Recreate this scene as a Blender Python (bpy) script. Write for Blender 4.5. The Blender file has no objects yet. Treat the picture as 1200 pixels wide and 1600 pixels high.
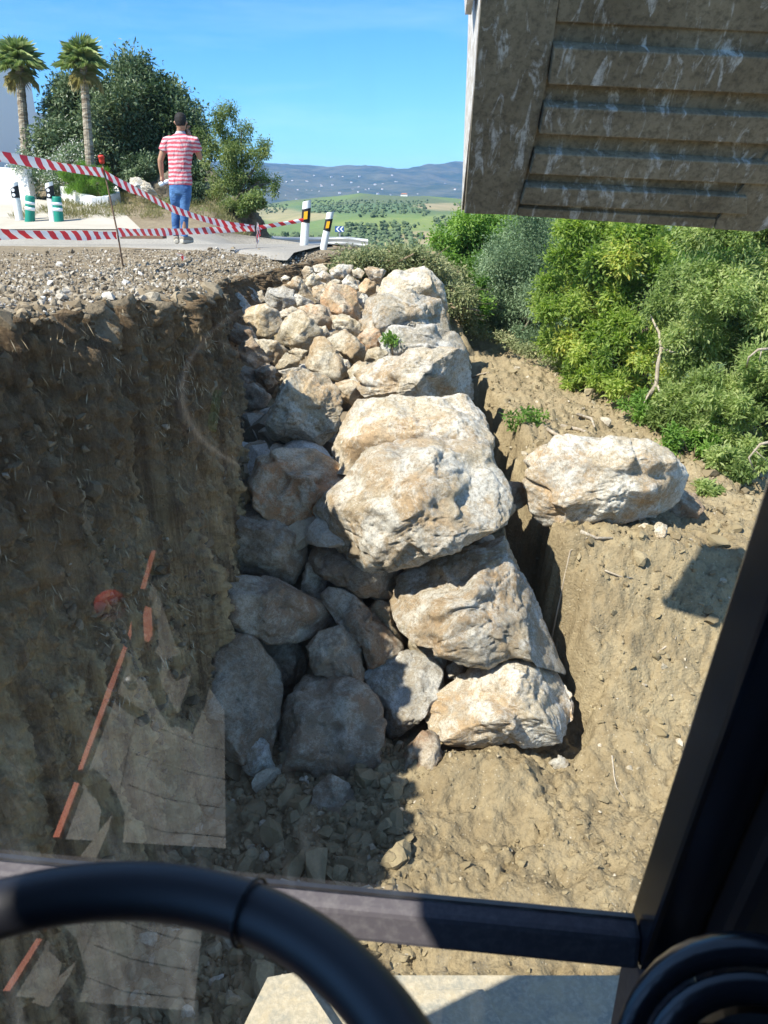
import bpy, bmesh, math, random
import numpy as np
from mathutils import Vector, Matrix
R = math.radians
scene = bpy.context.scene
col = scene.collection

# ------------------------------------------------------------------ camera
CAM = np.array([0.0, 0.0, 0.55]); PITCH = R(22.6); FPX = 1150.0
cam_d = bpy.data.cameras.new('camera'); cam = bpy.data.objects.new('camera', cam_d); col.objects.link(cam)
cam.location = CAM; cam.rotation_euler = (R(90) - PITCH, 0, 0)
cam_d.sensor_fit = 'HORIZONTAL'; cam_d.sensor_width = 36; cam_d.lens = 36 * FPX / 1200
cam_d.clip_start = 0.02; cam_d.clip_end = 30000
cam_d.dof.use_dof = True; cam_d.dof.focus_distance = 5.0; cam_d.dof.aperture_fstop = 13.0
scene.camera = cam

# ------------------------------------------------------------------ light
SUNV = Vector((0.64, 0.50, -1.0)).normalized()          # direction the light travels
world = bpy.data.worlds.new('World'); scene.world = world; world.use_nodes = True
wn = world.node_tree.nodes; wl = world.node_tree.links
for n in list(wn): wn.remove(n)
sky = wn.new('ShaderNodeTexSky'); sky.sky_type = 'NISHITA'; sky.sun_disc = False
sky.sun_elevation = math.asin(-SUNV.z); sky.sun_rotation = math.atan2(-SUNV.x, -SUNV.y)
sky.altitude = 300; sky.air_density = 1.15; sky.dust_density = 0.0; sky.ozone_density = 2.2
hs = wn.new('ShaderNodeHueSaturation'); hs.inputs['Saturation'].default_value = 1.04; hs.inputs['Value'].default_value = 1.0
bg = wn.new('ShaderNodeBackground'); bg.inputs['Strength'].default_value = 0.13
out = wn.new('ShaderNodeOutputWorld')
tc = wn.new('ShaderNodeTexCoord'); mp = wn.new('ShaderNodeMapping'); mp.inputs['Scale'].default_value = (1.2, 1.2, 9)
cn = wn.new('ShaderNodeTexNoise'); cn.inputs['Scale'].default_value = 1.6; cn.inputs['Detail'].default_value = 7; cn.inputs['Roughness'].default_value = .6
cr = wn.new('ShaderNodeValToRGB'); cr.color_ramp.elements[0].position = .5; cr.color_ramp.elements[1].position = .85
cr.color_ramp.elements[1].color = (.16, .16, .16, 1)
mx = wn.new('ShaderNodeMixRGB'); mx.inputs[2].default_value = (7, 7.6, 8.4, 1)
wl.new(tc.outputs['Generated'], mp.inputs[0]); wl.new(mp.outputs[0], cn.inputs['Vector']); wl.new(cn.outputs[0], cr.inputs[0])
gs = wn.new('ShaderNodeSeparateXYZ'); gr = wn.new('ShaderNodeValToRGB'); gm = wn.new('ShaderNodeMixRGB'); gm.blend_type = 'MULTIPLY'; gm.inputs[0].default_value = 1
gr.color_ramp.elements[0].color = (.42, .69, 1.0, 1); gr.color_ramp.elements[1].position = .22; gr.color_ramp.elements[1].color = (.33, .62, .98, 1); e3 = gr.color_ramp.elements.new(.55); e3.color = (1, 1, 1, 1)
wl.new(tc.outputs['Generated'], gs.inputs[0]); wl.new(gs.outputs[2], gr.inputs[0]); wl.new(sky.outputs[0], gm.inputs[1]); wl.new(gr.outputs[0], gm.inputs[2])
wl.new(gm.outputs[0], hs.inputs['Color']); wl.new(hs.outputs[0], mx.inputs[1]); wl.new(cr.outputs[0], mx.inputs[0])
wl.new(mx.outputs[0], bg.inputs['Color']); wl.new(bg.outputs[0], out.inputs['Surface'])

sun_d = bpy.data.lights.new('sun', 'SUN'); sun_d.energy = 5.0; sun_d.angle = R(0.53); sun_d.color = (1.0, 0.95, 0.86)
sun = bpy.data.objects.new('sun', sun_d); col.objects.link(sun)
sun.rotation_euler = SUNV.to_track_quat('-Z', 'Y').to_euler(); sun.location = (-8, -8, 14)
scene.view_settings.view_transform = 'Standard'; scene.view_settings.look = 'None'
scene.view_settings.exposure = 1.0; scene.view_settings.gamma = 1.0
scene.view_settings.use_curve_mapping = False
scene.render.engine = 'CYCLES'
scene.cycles.max_bounces = 7; scene.cycles.transparent_max_bounces = 12
scene.cycles.volume_bounces = 0; scene.cycles.caustics_reflective = False; scene.cycles.caustics_refractive = False

# ------------------------------------------------------------------ helpers
CP, SP = math.cos(PITCH), math.sin(PITCH)
def ray(px, py):
    u = (np.asarray(px, float) - 600) / FPX; v = (800 - np.asarray(py, float)) / FPX
    return np.stack([u, CP + v * SP, v * CP - SP], -1)
def at(px, py, y):
    d = ray(px, py); return CAM + d * (y / d[..., 1:2] if d.ndim > 1 else y / d[1])
def at_z(px, py, z):
    d = ray(px, py); return CAM + d * ((z - CAM[2]) / d[2])

_rs = np.random.RandomState(7); _perm = _rs.permutation(256); _perm = np.concatenate([_perm, _perm, _perm])
_g = _rs.normal(size=(256, 3)); _g /= np.linalg.norm(_g, axis=1)[:, None]
def perlin(P):
    P = np.asarray(P, np.float64); I = np.floor(P).astype(np.int64); F = P - I; I &= 255
    U = F * F * F * (F * (F * 6 - 15) + 10); res = 0
    for dx in (0, 1):
        wx = U[:, 0] if dx else 1 - U[:, 0]; a = _perm[(I[:, 0] + dx) & 255]
        for dy in (0, 1):
            wy = U[:, 1] if dy else 1 - U[:, 1]; b = _perm[a + ((I[:, 1] + dy) & 255)]
            for dz in (0, 1):
                wz = U[:, 2] if dz else 1 - U[:, 2]; g = _g[_perm[b + ((I[:, 2] + dz) & 255)]]
                res = res + wx * wy * wz * (g[:, 0] * (F[:, 0] - dx) + g[:, 1] * (F[:, 1] - dy) + g[:, 2] * (F[:, 2] - dz))
    return res * 1.5
def fbm(P, oct=4, rough=.5, ridged=False):
    s = 0; a = 1; P = np.array(P, float)
    for i in range(oct):
        n = perlin(P + i * 17.3); s = s + a * ((1 - 2 * np.abs(n)) if ridged else n); a *= rough; P = P * 2.03
    return s
def smooth(a, b, x):
    t = np.clip((np.asarray(x, float) - a) / (b - a), 0, 1); return t * t * (3 - 2 * t)

def new_obj(name, me, mat=None, parent=None, smooth_=True, loc=None, **props):
    o = bpy.data.objects.new(name, me); col.objects.link(o)
    if mat is not None and not me.materials: me.materials.append(mat)
    if parent is not None: o.parent = parent
    if loc is not None: o.location = loc
    for k, v in props.items():
        if v is not None: o[k] = v
    return o
def mesh_np(name, V, F, smooth_=True, sides=None):
    """V (n,3), F (m,k) array of one polygon size"""
    V = np.asarray(V, np.float32); F = np.asarray(F, np.int32); me = bpy.data.meshes.new(name)
    k = F.shape[1]; me.vertices.add(len(V)); me.vertices.foreach_set('co', V.ravel())
    me.loops.add(F.size); me.loops.foreach_set('vertex_index', F.ravel())
    me.polygons.add(len(F)); me.polygons.foreach_set('loop_start', np.arange(len(F), dtype=np.int32) * k)
    me.polygons.foreach_set('use_smooth', np.full(len(F), smooth_))
    me.update(calc_edges=True); me.validate(); return me
def grid_faces(nr, nc):
    i = np.arange(nr - 1)[:, None] * nc + np.arange(nc - 1)[None]; i = i.ravel()
    return np.stack([i, i + 1, i + nc + 1, i + nc], 1)
class MB:
    """collects simple shapes into one mesh"""
    def __init__(s): s.v = []; s.f = []
    def add(s, V, F):
        b = len(s.v); s.v += [tuple(map(float, p)) for p in V]; s.f += [tuple(b + i for i in f) for f in F]; return s
    def box(s, c, size, M=None, taper=1.0):
        x, y, z = [q / 2 for q in size]; P = []
        for sz in (-1, 1):
            k = taper if sz > 0 else 1
            for sx, sy in ((-1, -1), (1, -1), (1, 1), (-1, 1)): P.append(Vector((sx * x * k, sy * y * k, sz * z)))
        if M is not None: P = [M @ p for p in P]
        P = [p + Vector(c) for p in P]
        return s.add(P, [(0, 3, 2, 1), (4, 5, 6, 7), (0, 1, 5, 4), (1, 2, 6, 5), (2, 3, 7, 6), (3, 0, 4, 7)])
    def hexa(s, P): return s.add(P, [(0, 3, 2, 1), (4, 5, 6, 7), (0, 1, 5, 4), (1, 2, 6, 5), (2, 3, 7, 6), (3, 0, 4, 7)])
    def tube(s, pts, rad, n=8, cap=True, closed=False):
        pts = [Vector(p) for p in pts]; m = len(pts)
        if not hasattr(rad, '__len__'): rad = [rad] * m
        rings = []; up = Vector((0, 0, 1)); prev = None
        for i, p in enumerate(pts):
            if closed: t = pts[(i + 1) % m] - pts[i - 1]
            else: t = pts[min(i + 1, m - 1)] - pts[max(i - 1, 0)]
            t.normalize()
            if prev is None:
                a = t.cross(up)
                if a.length < .1: a = t.cross(Vector((1, 0, 0)))
            else: a = prev - t * prev.dot(t)
            a.normalize(); prev = a; b = t.cross(a)
            rings.append([p + (a * math.cos(2 * math.pi * k / n) + b * math.sin(2 * math.pi * k / n)) * rad[i] for k in range(n)])
        V = [q for r in rings for q in r]; F = []
        for i in range(m if closed else m - 1):
            j = (i + 1) % m
            for k in range(n): F.append((i * n + k, i * n + (k + 1) % n, j * n + (k + 1) % n, j * n + k))
        if cap and not closed: F.append(tuple(range(n))[::-1]); F.append(tuple((m - 1) * n + k for k in range(n)))
        return s.add(V, F)
    def lathe(s, c, prof, n=16, M=None):
        V = []; F = []; m = len(prof)
        for r, z in prof:
            for k in range(n):
                p = Vector((r * math.cos(2 * math.pi * k / n), r * math.sin(2 * math.pi * k / n), z))
                if M is not None: p = M @ p
                V.append(p + Vector(c))
        for i in range(m - 1):
            for k in range(n): F.append((i * n + k, i * n + (k + 1) % n, (i + 1) * n + (k + 1) % n, (i + 1) * n + k))
        F.append(tuple(range(n))[::-1]); F.append(tuple((m - 1) * n + k for k in range(n)))
        return s.add(V, F)
    def build(s, name, mat, parent=None, smooth_=False, bevel=0, loc=None, **props):
        me = bpy.data.meshes.new(name); V = s.v
        if loc is not None: V = [(a - loc[0], b - loc[1], c - loc[2]) for a, b, c in V]
        me.from_pydata(V, [], s.f); me.update()
        if bevel:
            bm = bmesh.new(); bm.from_mesh(me)
            bmesh.ops.bevel(bm, geom=list(bm.edges), offset=bevel, segments=2, affect='EDGES', profile=.6); bm.to_mesh(me); bm.free()
        if smooth_:
            me.polygons.foreach_set('use_smooth', [True] * len(me.polygons))
        return new_obj(name, me, mat, parent, loc=loc, **props)
def empty(name, loc=(0, 0, 0), **props):
    o = bpy.data.objects.new(name, None); col.objects.link(o); o.location = loc; o.empty_display_size = .1
    for k, v in props.items(): o[k] = v
    return o
def copy_tree(o, parent=None):
    c = o.copy(); col.objects.link(c)
    if parent is not None: c.parent = parent
    for ch in [q for q in list(bpy.data.objects) if q.parent == o]: copy_tree(ch, c)
    return c

# ------------------------------------------------------------------ materials
class NT:
    def __init__(s, name):
        s.m = bpy.data.materials.new(name); s.m.use_nodes = True; s.t = s.m.node_tree; s.n = s.t.nodes; s.l = s.t.links
        s.b = s.n['Principled BSDF']; s.out = s.n['Material Output']
    def new(s, t, **kw):
        n = s.n.new(t)
        for k, v in kw.items(): setattr(n, k, v)
        return n
    def co(s, kind='Object', scale=(1, 1, 1), rnd=False, rot=None):
        t = s.new('ShaderNodeTexCoord'); m = s.new('ShaderNodeMapping'); m.inputs['Scale'].default_value = scale
        if rot: m.inputs['Rotation'].default_value = rot
        s.l.new(t.outputs[kind], m.inputs['Vector'])
        if rnd:
            oi = s.new('ShaderNodeObjectInfo'); mu = s.new('ShaderNodeMath', operation='MULTIPLY'); mu.inputs[1].default_value = 57.0
            s.l.new(oi.outputs['Random'], mu.inputs[0]); s.l.new(mu.outputs[0], m.inputs['Location'])
        return m.outputs[0]
    def noise(s, co, scale, detail=6, rough=.55, dist=0):
        n = s.new('ShaderNodeTexNoise'); n.inputs['Scale'].default_value = scale; n.inputs['Detail'].default_value = detail
        n.inputs['Roughness'].default_value = rough; n.inputs['Distortion'].default_value = dist
        if co is not None: s.l.new(co, n.inputs['Vector'])
        return n.outputs[0]
    def voro(s, co, scale, feature='F1', out='Distance', rnd=1):
        n = s.new('ShaderNodeTexVoronoi', feature=feature); n.inputs['Scale'].default_value = scale; n.inputs['Randomness'].default_value = rnd
        s.l.new(co, n.inputs['Vector']); return n.outputs[out]
    def ramp(s, fac, stops):
        r = s.new('ShaderNodeValToRGB'); e = r.color_ramp.elements
        while len(e) < len(stops): e.new(.5)
        for i, (p, c) in enumerate(stops):
            e[i].position = p; e[i].color = (c, c, c, 1) if not hasattr(c, '__len__') else (*c, 1)
        s.l.new(fac, r.inputs[0]); return r.outputs[0]
    def mix(s, fac, a, b, mode='MIX'):
        m = s.new('ShaderNodeMixRGB', blend_type=mode)
        for i, v in ((0, fac), (1, a), (2, b)):
            if hasattr(v, 'is_linked') or hasattr(v, 'links'): s.l.new(v, m.inputs[i])
            elif hasattr(v, '__len__'): m.inputs[i].default_value = (*v, 1)
            else: m.inputs[i].default_value = v
        return m.outputs[0]
    def math(s, op, a, b=None):
        m = s.new('ShaderNodeMath', operation=op)
        for i, v in ((0, a), (1, b)):
            if v is None: continue
            if hasattr(v, 'links'): s.l.new(v, m.inputs[i])
            else: m.inputs[i].default_value = v
        return m.outputs[0]
    def bump(s, h, strength=.5, dist=.01, prev=None):
        b = s.new('ShaderNodeBump'); b.inputs['Strength'].default_value = strength; b.inputs['Distance'].default_value = dist
        s.l.new(h, b.inputs['Height'])
        if prev is not None: s.l.new(prev, b.inputs['Normal'])
        return b.outputs[0]
    def fin(s, color=None, rough=.9, normal=None, metal=0, spec=.3):
        if color is not None:
            if hasattr(color, 'links'): s.l.new(color, s.b.inputs['Base Color'])
            else: s.b.inputs['Base Color'].default_value = (*color, 1)
        if hasattr(rough, 'links'): s.l.new(rough, s.b.inputs['Roughness'])
        else: s.b.inputs['Roughness'].default_value = rough
        s.b.inputs['Metallic'].default_value = metal; s.b.inputs['Specular IOR Level'].default_value = spec
        if normal is not None: s.l.new(normal, s.b.inputs['Normal'])
        return s.m

def mat_rock(name, base, warm, pale, grey, dirt=.3):
    t = NT(name); co = t.co('Object', rnd=True)
    big = t.noise(co, 2.2, 5, .6, .4); mid = t.noise(co, 4.2, 10, .74, .3); fine = t.noise(co, 42, 6, .7); sp = t.noise(co, 120, 3, .7)
    c = t.mix(t.ramp(big, [(.42, 0), (.6, 1)]), base, warm)
    c = t.mix(t.ramp(t.noise(co, 3.5, 10, .78, .3), [(.5, 0), (.62, .85)]), c, grey)
    c = t.mix(t.ramp(mid, [(.48, 0), (.58, .9)]), c, pale)
    vein = t.noise(co, 5.5, 10, .72, .7); vv = t.ramp(t.math('ABSOLUTE', t.math('SUBTRACT', vein, .5)), [(0, .6), (.02, 0)])
    c = t.mix(vv, c, pale)
    c = t.mix(t.ramp(fine, [(.32, .7), (.5, 0)]), c, (.32, .24, .14))
    c = t.mix(t.ramp(t.noise(co, 14, 7, .7, .6), [(.56, 0), (.75, dirt * 2)]), c, (.34, .25, .14))
    c = t.mix(t.ramp(sp, [(.3, .55), (.5, 0)]), c, (.16, .12, .08))
    oi = t.new('ShaderNodeObjectInfo'); v = t.new('ShaderNodeHueSaturation')
    t.l.new(c, v.inputs['Color']); t.l.new(t.math('ADD', t.math('MULTIPLY', oi.outputs['Random'], .3), .85), v.inputs['Value'])
    n = t.bump(t.noise(co, 6, 12, .78, .3), .8, .06)
    n = t.bump(t.math('ADD', t.voro(co, 30), t.noise(co, 70, 8, .8)), .7, .014, n)
    return t.fin(v.outputs[0], .92, n, spec=.15)
ROCK_CREAM = mat_rock('cream_limestone', (.56, .475, .34), (.54, .38, .22), (.82, .78, .68), (.46, .44, .38), .4)
ROCK_TAN = mat_rock('tan_limestone', (.54, .44, .28), (.54, .38, .22), (.78, .71, .56), (.44, .40, .30), .3)
ROCK_ORANGE = mat_rock('orange_limestone', (.56, .40, .23), (.56, .30, .15), (.74, .64, .48), (.46, .39, .28))
ROCK_GREY = mat_rock('grey_limestone', (.52, .48, .40), (.50, .42, .30), (.82, .79, .71), (.36, .36, .34))
ROCK_SHADED = mat_rock('shaded_brown_limestone', (.37, .28, .19), (.38, .25, .155), (.62, .54, .42), (.28, .24, .19))  # darker brown copy for the stones in shade; shadow put into the colour

def mat_soil(name, a, b, c3, scale=1.0, bumpd=.03, streak=None, pebbles=(.5, .44, .33)):
    t = NT(name); co = t.co('Object', streak or (1, 1, 1)); cu = t.co('Object')
    n1 = t.noise(co, 1.6 * scale, 8, .6, .3); n2 = t.noise(co, 8 * scale, 10, .7); n3 = t.noise(cu, 45, 6, .75)
    c = t.mix(t.ramp(n1, [(.36, 0), (.64, 1)]), a, b)
    c = t.mix(t.ramp(n2, [(.45, 0), (.7, .8)]), c, c3)
    c = t.mix(t.ramp(n3, [(.28, .6), (.5, 0)]), c, tuple(q * .5 for q in a))
    c = t.mix(t.ramp(t.voro(cu, 38), [(.06, .8), (.16, 0)]), c, pebbles)
    if streak:
        gs_ = t.noise(t.co('Object', (9, 9, .22)), 1.2, 7, .62, .2); sz = t.new('ShaderNodeSeparateXYZ'); t.l.new(cu, sz.inputs[0])
        low = t.new('ShaderNodeMapRange'); low.inputs[1].default_value = -.35; low.inputs[2].default_value = -1.1; t.l.new(sz.outputs[2], low.inputs[0])
        c = t.mix(t.math('MULTIPLY', t.math('SUBTRACT', 1.0, low.outputs[0]), .55), c, (.15, .105, .068))
        c = t.mix(t.math('MULTIPLY', t.ramp(gs_, [(.44, 0), (.62, 1)]), t.math('ADD', t.math('MULTIPLY', low.outputs[0], .75), .12)), c, (.78, .58, .31))
        c = t.mix(t.math('MULTIPLY', t.ramp(gs_, [(.30, .7), (.44, 0)]), 1.0), c, (.09, .06, .038))
    n = t.bump(n2, .8, bumpd); n = t.bump(t.math('ADD', n3, t.math('MULTIPLY', t.voro(cu, 60), .5)), .7, .012, n)
    return t.fin(c, .97, n, spec=.08)
SOIL = mat_soil('dry_yellow_soil', (.28, .22, .13), (.36, .29, .175), (.20, .15, .085))
CLIFF = mat_soil('dark_clay_cliff', (.22, .145, .08), (.42, .295, .17), (.62, .44, .24), 2.2, .09, (4.5, 4.5, .4), (.36, .31, .23))
GRAVEL_SOIL = mat_soil('gravelly_soil', (.22, .175, .12), (.30, .245, .165), (.16, .125, .08), 1.6, .03)
# ------------------------------------------------------------------ ground shapes
RIM = np.array([(-6, -2.3, .2), (.3, -2.3, .2), (1.2, -1.45, .22), (2.3, -1.26, .2), (2.9, -1.13, .18), (3.5, -1.0, .14), (4.2, -.97, .1),
                (5, -1.22, .04), (6, -1.5, -.06), (7.5, -1.62, -.14), (9, -1.4, -.16), (10, -1.05, -.12), (10.8, -.6, -.06), (12, -.5, -.02), (20, .1, -.56), (60, 3.9, -3.5)], float)
def rim_x(y): return np.interp(y, RIM[:, 0], RIM[:, 1])
def rim_z(y): return np.interp(y, RIM[:, 0], RIM[:, 2])
def road_z(y): return np.interp(y, [-10, 7, 11.8, 13, 15, 20, 30, 60, 400], [.15, .0, -.005, -.06, -.2, -.56, -1.35, -3.5, -22])
def left_z(x, y):
    """top of the embankment, left of the trench"""
    near = np.interp(y, [-6, 2.5, 6, 9, 12], [.22, .2, .02, -.02, 0])
    z = np.where(y < 12, near, road_z(y))
    # garden and drive rise behind the road, left of the outcrop
    up = np.interp(y, [15.2, 17, 24, 32, 60], [0, .21, 1.0, 2.0, 1.0])
    yb = np.clip(y, 17, 400); m = smooth(-.160 * yb, -.215 * yb, x)
    return z * (1 - m) + m * np.where(y > 14, np.interp(y, [14, 15.2, 60], [0, 0, 0]) + up, z)
def pile_z(y): return -.75 + .121 * (y - 4.95)
def ground_z(x, y):
    q_ = np.stack([x, y, x * 0], 1); x = x + (fbm(q_ * 2.6 + 3, 3, .6) * .07 + fbm(q_ * 11, 3, .6) * .025) * smooth(.6, .8, x) * smooth(10, 9, y)
    floor = np.full_like(x, -2.12)
    floor += .10 * np.exp(-((x - .45) ** 2 / .2 + (y - 2.92) ** 2 / .03))
    # rubble fill below the stones
    fill = np.interp(y, [3.55, 3.95, 4.5, 9.5, 10.6, 12], [-2.15, -1.3, -1.15, pile_z(9.5) - .35, -.28, -.12])
    inw = smooth(.85, .70, x)
    bank = np.interp(y, [2.75, 3.2, 3.55, 3.85, 4.4, 5.5, 8, 10.5, 13, 20, 40], [-2.12, -1.96, -1.60, -1.20, -1.22, -1.22, -1.12, -1.3, -1.6, -3, -6])
    bank = bank - .12 * smooth(1.05, 2.2, x) * smooth(2.8, 4, y)
    slot = np.interp(y, [3.0, 3.3, 7, 9.5, 10.5], [-2.12, -2.2, -1.75, -1.1, -.3])
    b = smooth(.98, 1.14, x + .05 * np.sin(y * 5.1) + .03 * np.sin(y * 13))
    z = slot * (1 - b) + bank * b
    z = np.where(y > 10.5, bank, z); inw = inw * smooth(11.5, 10, y) + smooth(1.2, .3, x) * smooth(10, 11.5, y)
    z = z * (1 - inw) + np.where(y < 3.55, floor, fill) * inw
    z = np.where(y < 2.75, floor, z)
    # right hand slope
    z = z - np.clip(x - 2.5, 0, 40) * .42 * smooth(3, 5, y) - np.clip(x - 3.2, 0, 60) * .2
    # behind the wall end: road shoulder level, falling away right
    far = road_z(y) - .1 - .75 * np.clip(x - (.75 + .03 * (y - 10)), 0, 60)
    k = smooth(10.4, 12.5, y); far = np.maximum(far, -14 + 0 * x)
    return z * (1 - k) + np.minimum(far, 0) * k
def spaced(knots):
    out = []
    for (a, b, n) in knots: out += list(np.linspace(a, b, n, endpoint=False))
    out.append(knots[-1][1]); return np.array(out)
# excavated ground, right of the cliff
ys = spaced([(-6, .6, 14), (.6, 4.6, 300), (4.6, 9, 170), (9, 16, 110), (16, 60, 60)])
xs = spaced([(-1.6, -1, 6), (-1, 2.9, 300), (2.9, 6, 60), (6, 60, 50)])
X, Y = np.meshgrid(xs, ys); x = X.ravel(); y = Y.ravel(); z = ground_z(x, y)
P = np.stack([x, y, z * 1.0], 1)
ampl = np.interp(y, [0, 3, 9, 12, 60], [1, 1, .8, .25, .4])
cl = fbm(P * 1.6, 3) * .05 + fbm(P * 7, 5, .7) * .032 * (1 + .8 * fbm(P * 1.1 + 9, 2)) + np.maximum(fbm(P * 16 + 3, 3, .65), 0) ** 1.3 * .03 * smooth(-.3, .5, fbm(P * 1.4 + 31, 2))
cr_ = np.clip(.09 - np.abs(perlin(P * np.array([1.1, 1.1, 1.1]) + 40 + fbm(P * 5, 3)[:, None] * .45)) * 2.2, 0, .09) * .5
z = z + (cl - cr_) * ampl
z += .07 * smooth(4.2, 5.5, y) * np.maximum(fbm(P * 5.5 + 5, 3, .6), -.1) * smooth(.95, 1.3, x)
TG = (xs.copy(), ys.copy(), z.reshape(len(ys), len(xs)))
def tg_z(xq, yq):
    i = np.clip(np.searchsorted(TG[1], yq), 1, len(TG[1]) - 1); j = np.clip(np.searchsorted(TG[0], xq), 1, len(TG[0]) - 1)
    fy = (yq - TG[1][i - 1]) / (TG[1][i] - TG[1][i - 1]); fx = (xq - TG[0][j - 1]) / (TG[0][j] - TG[0][j - 1]); Z_ = TG[2]
    return (Z_[i-1, j-1] * (1-fx) + Z_[i-1, j] * fx) * (1-fy) + (Z_[i, j-1] * (1-fx) + Z_[i, j] * fx) * fy
me = mesh_np('trench_ground', np.stack([x, y, z], 1), grid_faces(len(ys), len(xs)))
new_obj('trench_ground', me, SOIL, kind='structure')

# embankment left of the trench: top and cliff face in one sheet
ys = spaced([(-6, 1.2, 20), (1.2, 5.2, 360), (5.2, 10.5, 220), (10.5, 16, 40), (16, 60, 60)])
top = np.concatenate([-np.geomspace(60, 3.2, 40), -np.linspace(3.1, .0, 110)])          # offset from the rim
nface = 240
s_face = np.linspace(0, 1, nface + 1)[1:]
nr, nc = len(ys), len(top) + nface
Xg = np.zeros((nr, nc)); Zg = np.zeros((nr, nc)); Yg = np.repeat(ys[:, None], nc, 1)
rx, rz = rim_x(ys), rim_z(ys)
Xg[:, :len(top)] = rx[:, None] + top[None]
Zg[:, :len(top)] = left_z(Xg[:, :len(top)].ravel(), Yg[:, :len(top)].ravel()).reshape(nr, -1)
w = np.exp(top / .6)[None]; Zg[:, :len(top)] = Zg[:, :len(top)] * (1 - w) + rz[:, None] * w
bot = np.interp(ys, [-6, 3.4, 4.4, 9, 10.5, 60], [-2.35, -2.35, -1.8, -.9, -.35, -3.2])
basex = np.interp(ys, [-6, 0, 2, 3, 3.9, 5, 6.5, 10, 12, 20, 60], [-1.25, -1.25, -1.02, -.87, -.88, -1.12, -1.42, -.85, -.3, .3, 4.2])
Zg[:, len(top):] = rz[:, None] + (bot - rz)[:, None] * s_face[None]
Xg[:, len(top):] = rx[:, None] + (basex - rx)[:, None] * (s_face[None] ** .8)
P = np.stack([Xg.ravel(), Yg.ravel(), Zg.ravel()], 1)
isf = np.repeat(np.concatenate([smooth(-.12, 0, top), np.ones(nface)])[None], nr, 0).ravel()
ist = np.repeat(np.concatenate([np.ones(len(top)), np.clip(1 - s_face * 12, 0, 1)])[None], nr, 0).ravel()
S = P * np.array([3, 6.5, .9])
dface = fbm(S, 4, .55) * .07 + fbm(P * np.array([5, 5, 3.]), 5, .62, True) * .03 + fbm(P * 15, 4, .7) * .03 + np.maximum(fbm(P * np.array([24, 24, 12.]) + 8, 2), 0) * .018 + fbm(P * np.array([1.3, 1.7, 1.3]) + 3, 2) * .07
dface += .07 * np.clip(fbm(P * np.array([4, 11, .35]) + 11, 2), -.3, 1) + .03 * fbm(P * np.array([8, 24, .5]) + 4, 2)
nearf = smooth(11.5, 9.5, P[:, 1])
P[:, 0] += (dface + fbm(P * np.array([0, 5, 0]) + 51, 3, .6) * .06 * np.exp(-((P[:, 2] - rim_z(P[:, 1])) / .12) ** 2)) * isf * (.4 + .6 * nearf)
P[:, 1] += fbm(P * 6 + 30, 3) * .03 * isf
dist = np.interp(-(P[:, 0] - rim_x(P[:, 1])), [0, 1.3, 3, 5], [1, .75, .45, .25])
road = smooth(9.0, 10.2, P[:, 1]) * smooth(16.5, 15.5, P[:, 1])
dtop = (fbm(P * 4, 3) * .035 + np.maximum(fbm(P * 14 + 7, 3, .6), -.1) * .03 + fbm(P * 1.2, 2) * .03) * dist * (1 - road) * smooth(20, 8, P[:, 1])
P[:, 2] += dtop * ist - .012 * road * ist
me = mesh_np('embankment', P, grid_faces(nr, nc))
me.materials.append(CLIFF); me.materials.append(GRAVEL_SOIL)
cen = np.zeros(len(me.polygons) * 3); me.polygons.foreach_get('center', cen); cen = cen.reshape(-1, 3)
nn = np.zeros(len(me.polygons) * 3); me.polygons.foreach_get('normal', nn); nn = nn.reshape(-1, 3)
cj = np.tile(np.arange(nc - 1), nr - 1)
me.polygons.foreach_set('material_index', (cj < len(top) - 1 + (16 * fbm(cen * 6, 4, .7))).astype(np.int32))
new_obj('embankment', me, None, kind='structure')
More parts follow.
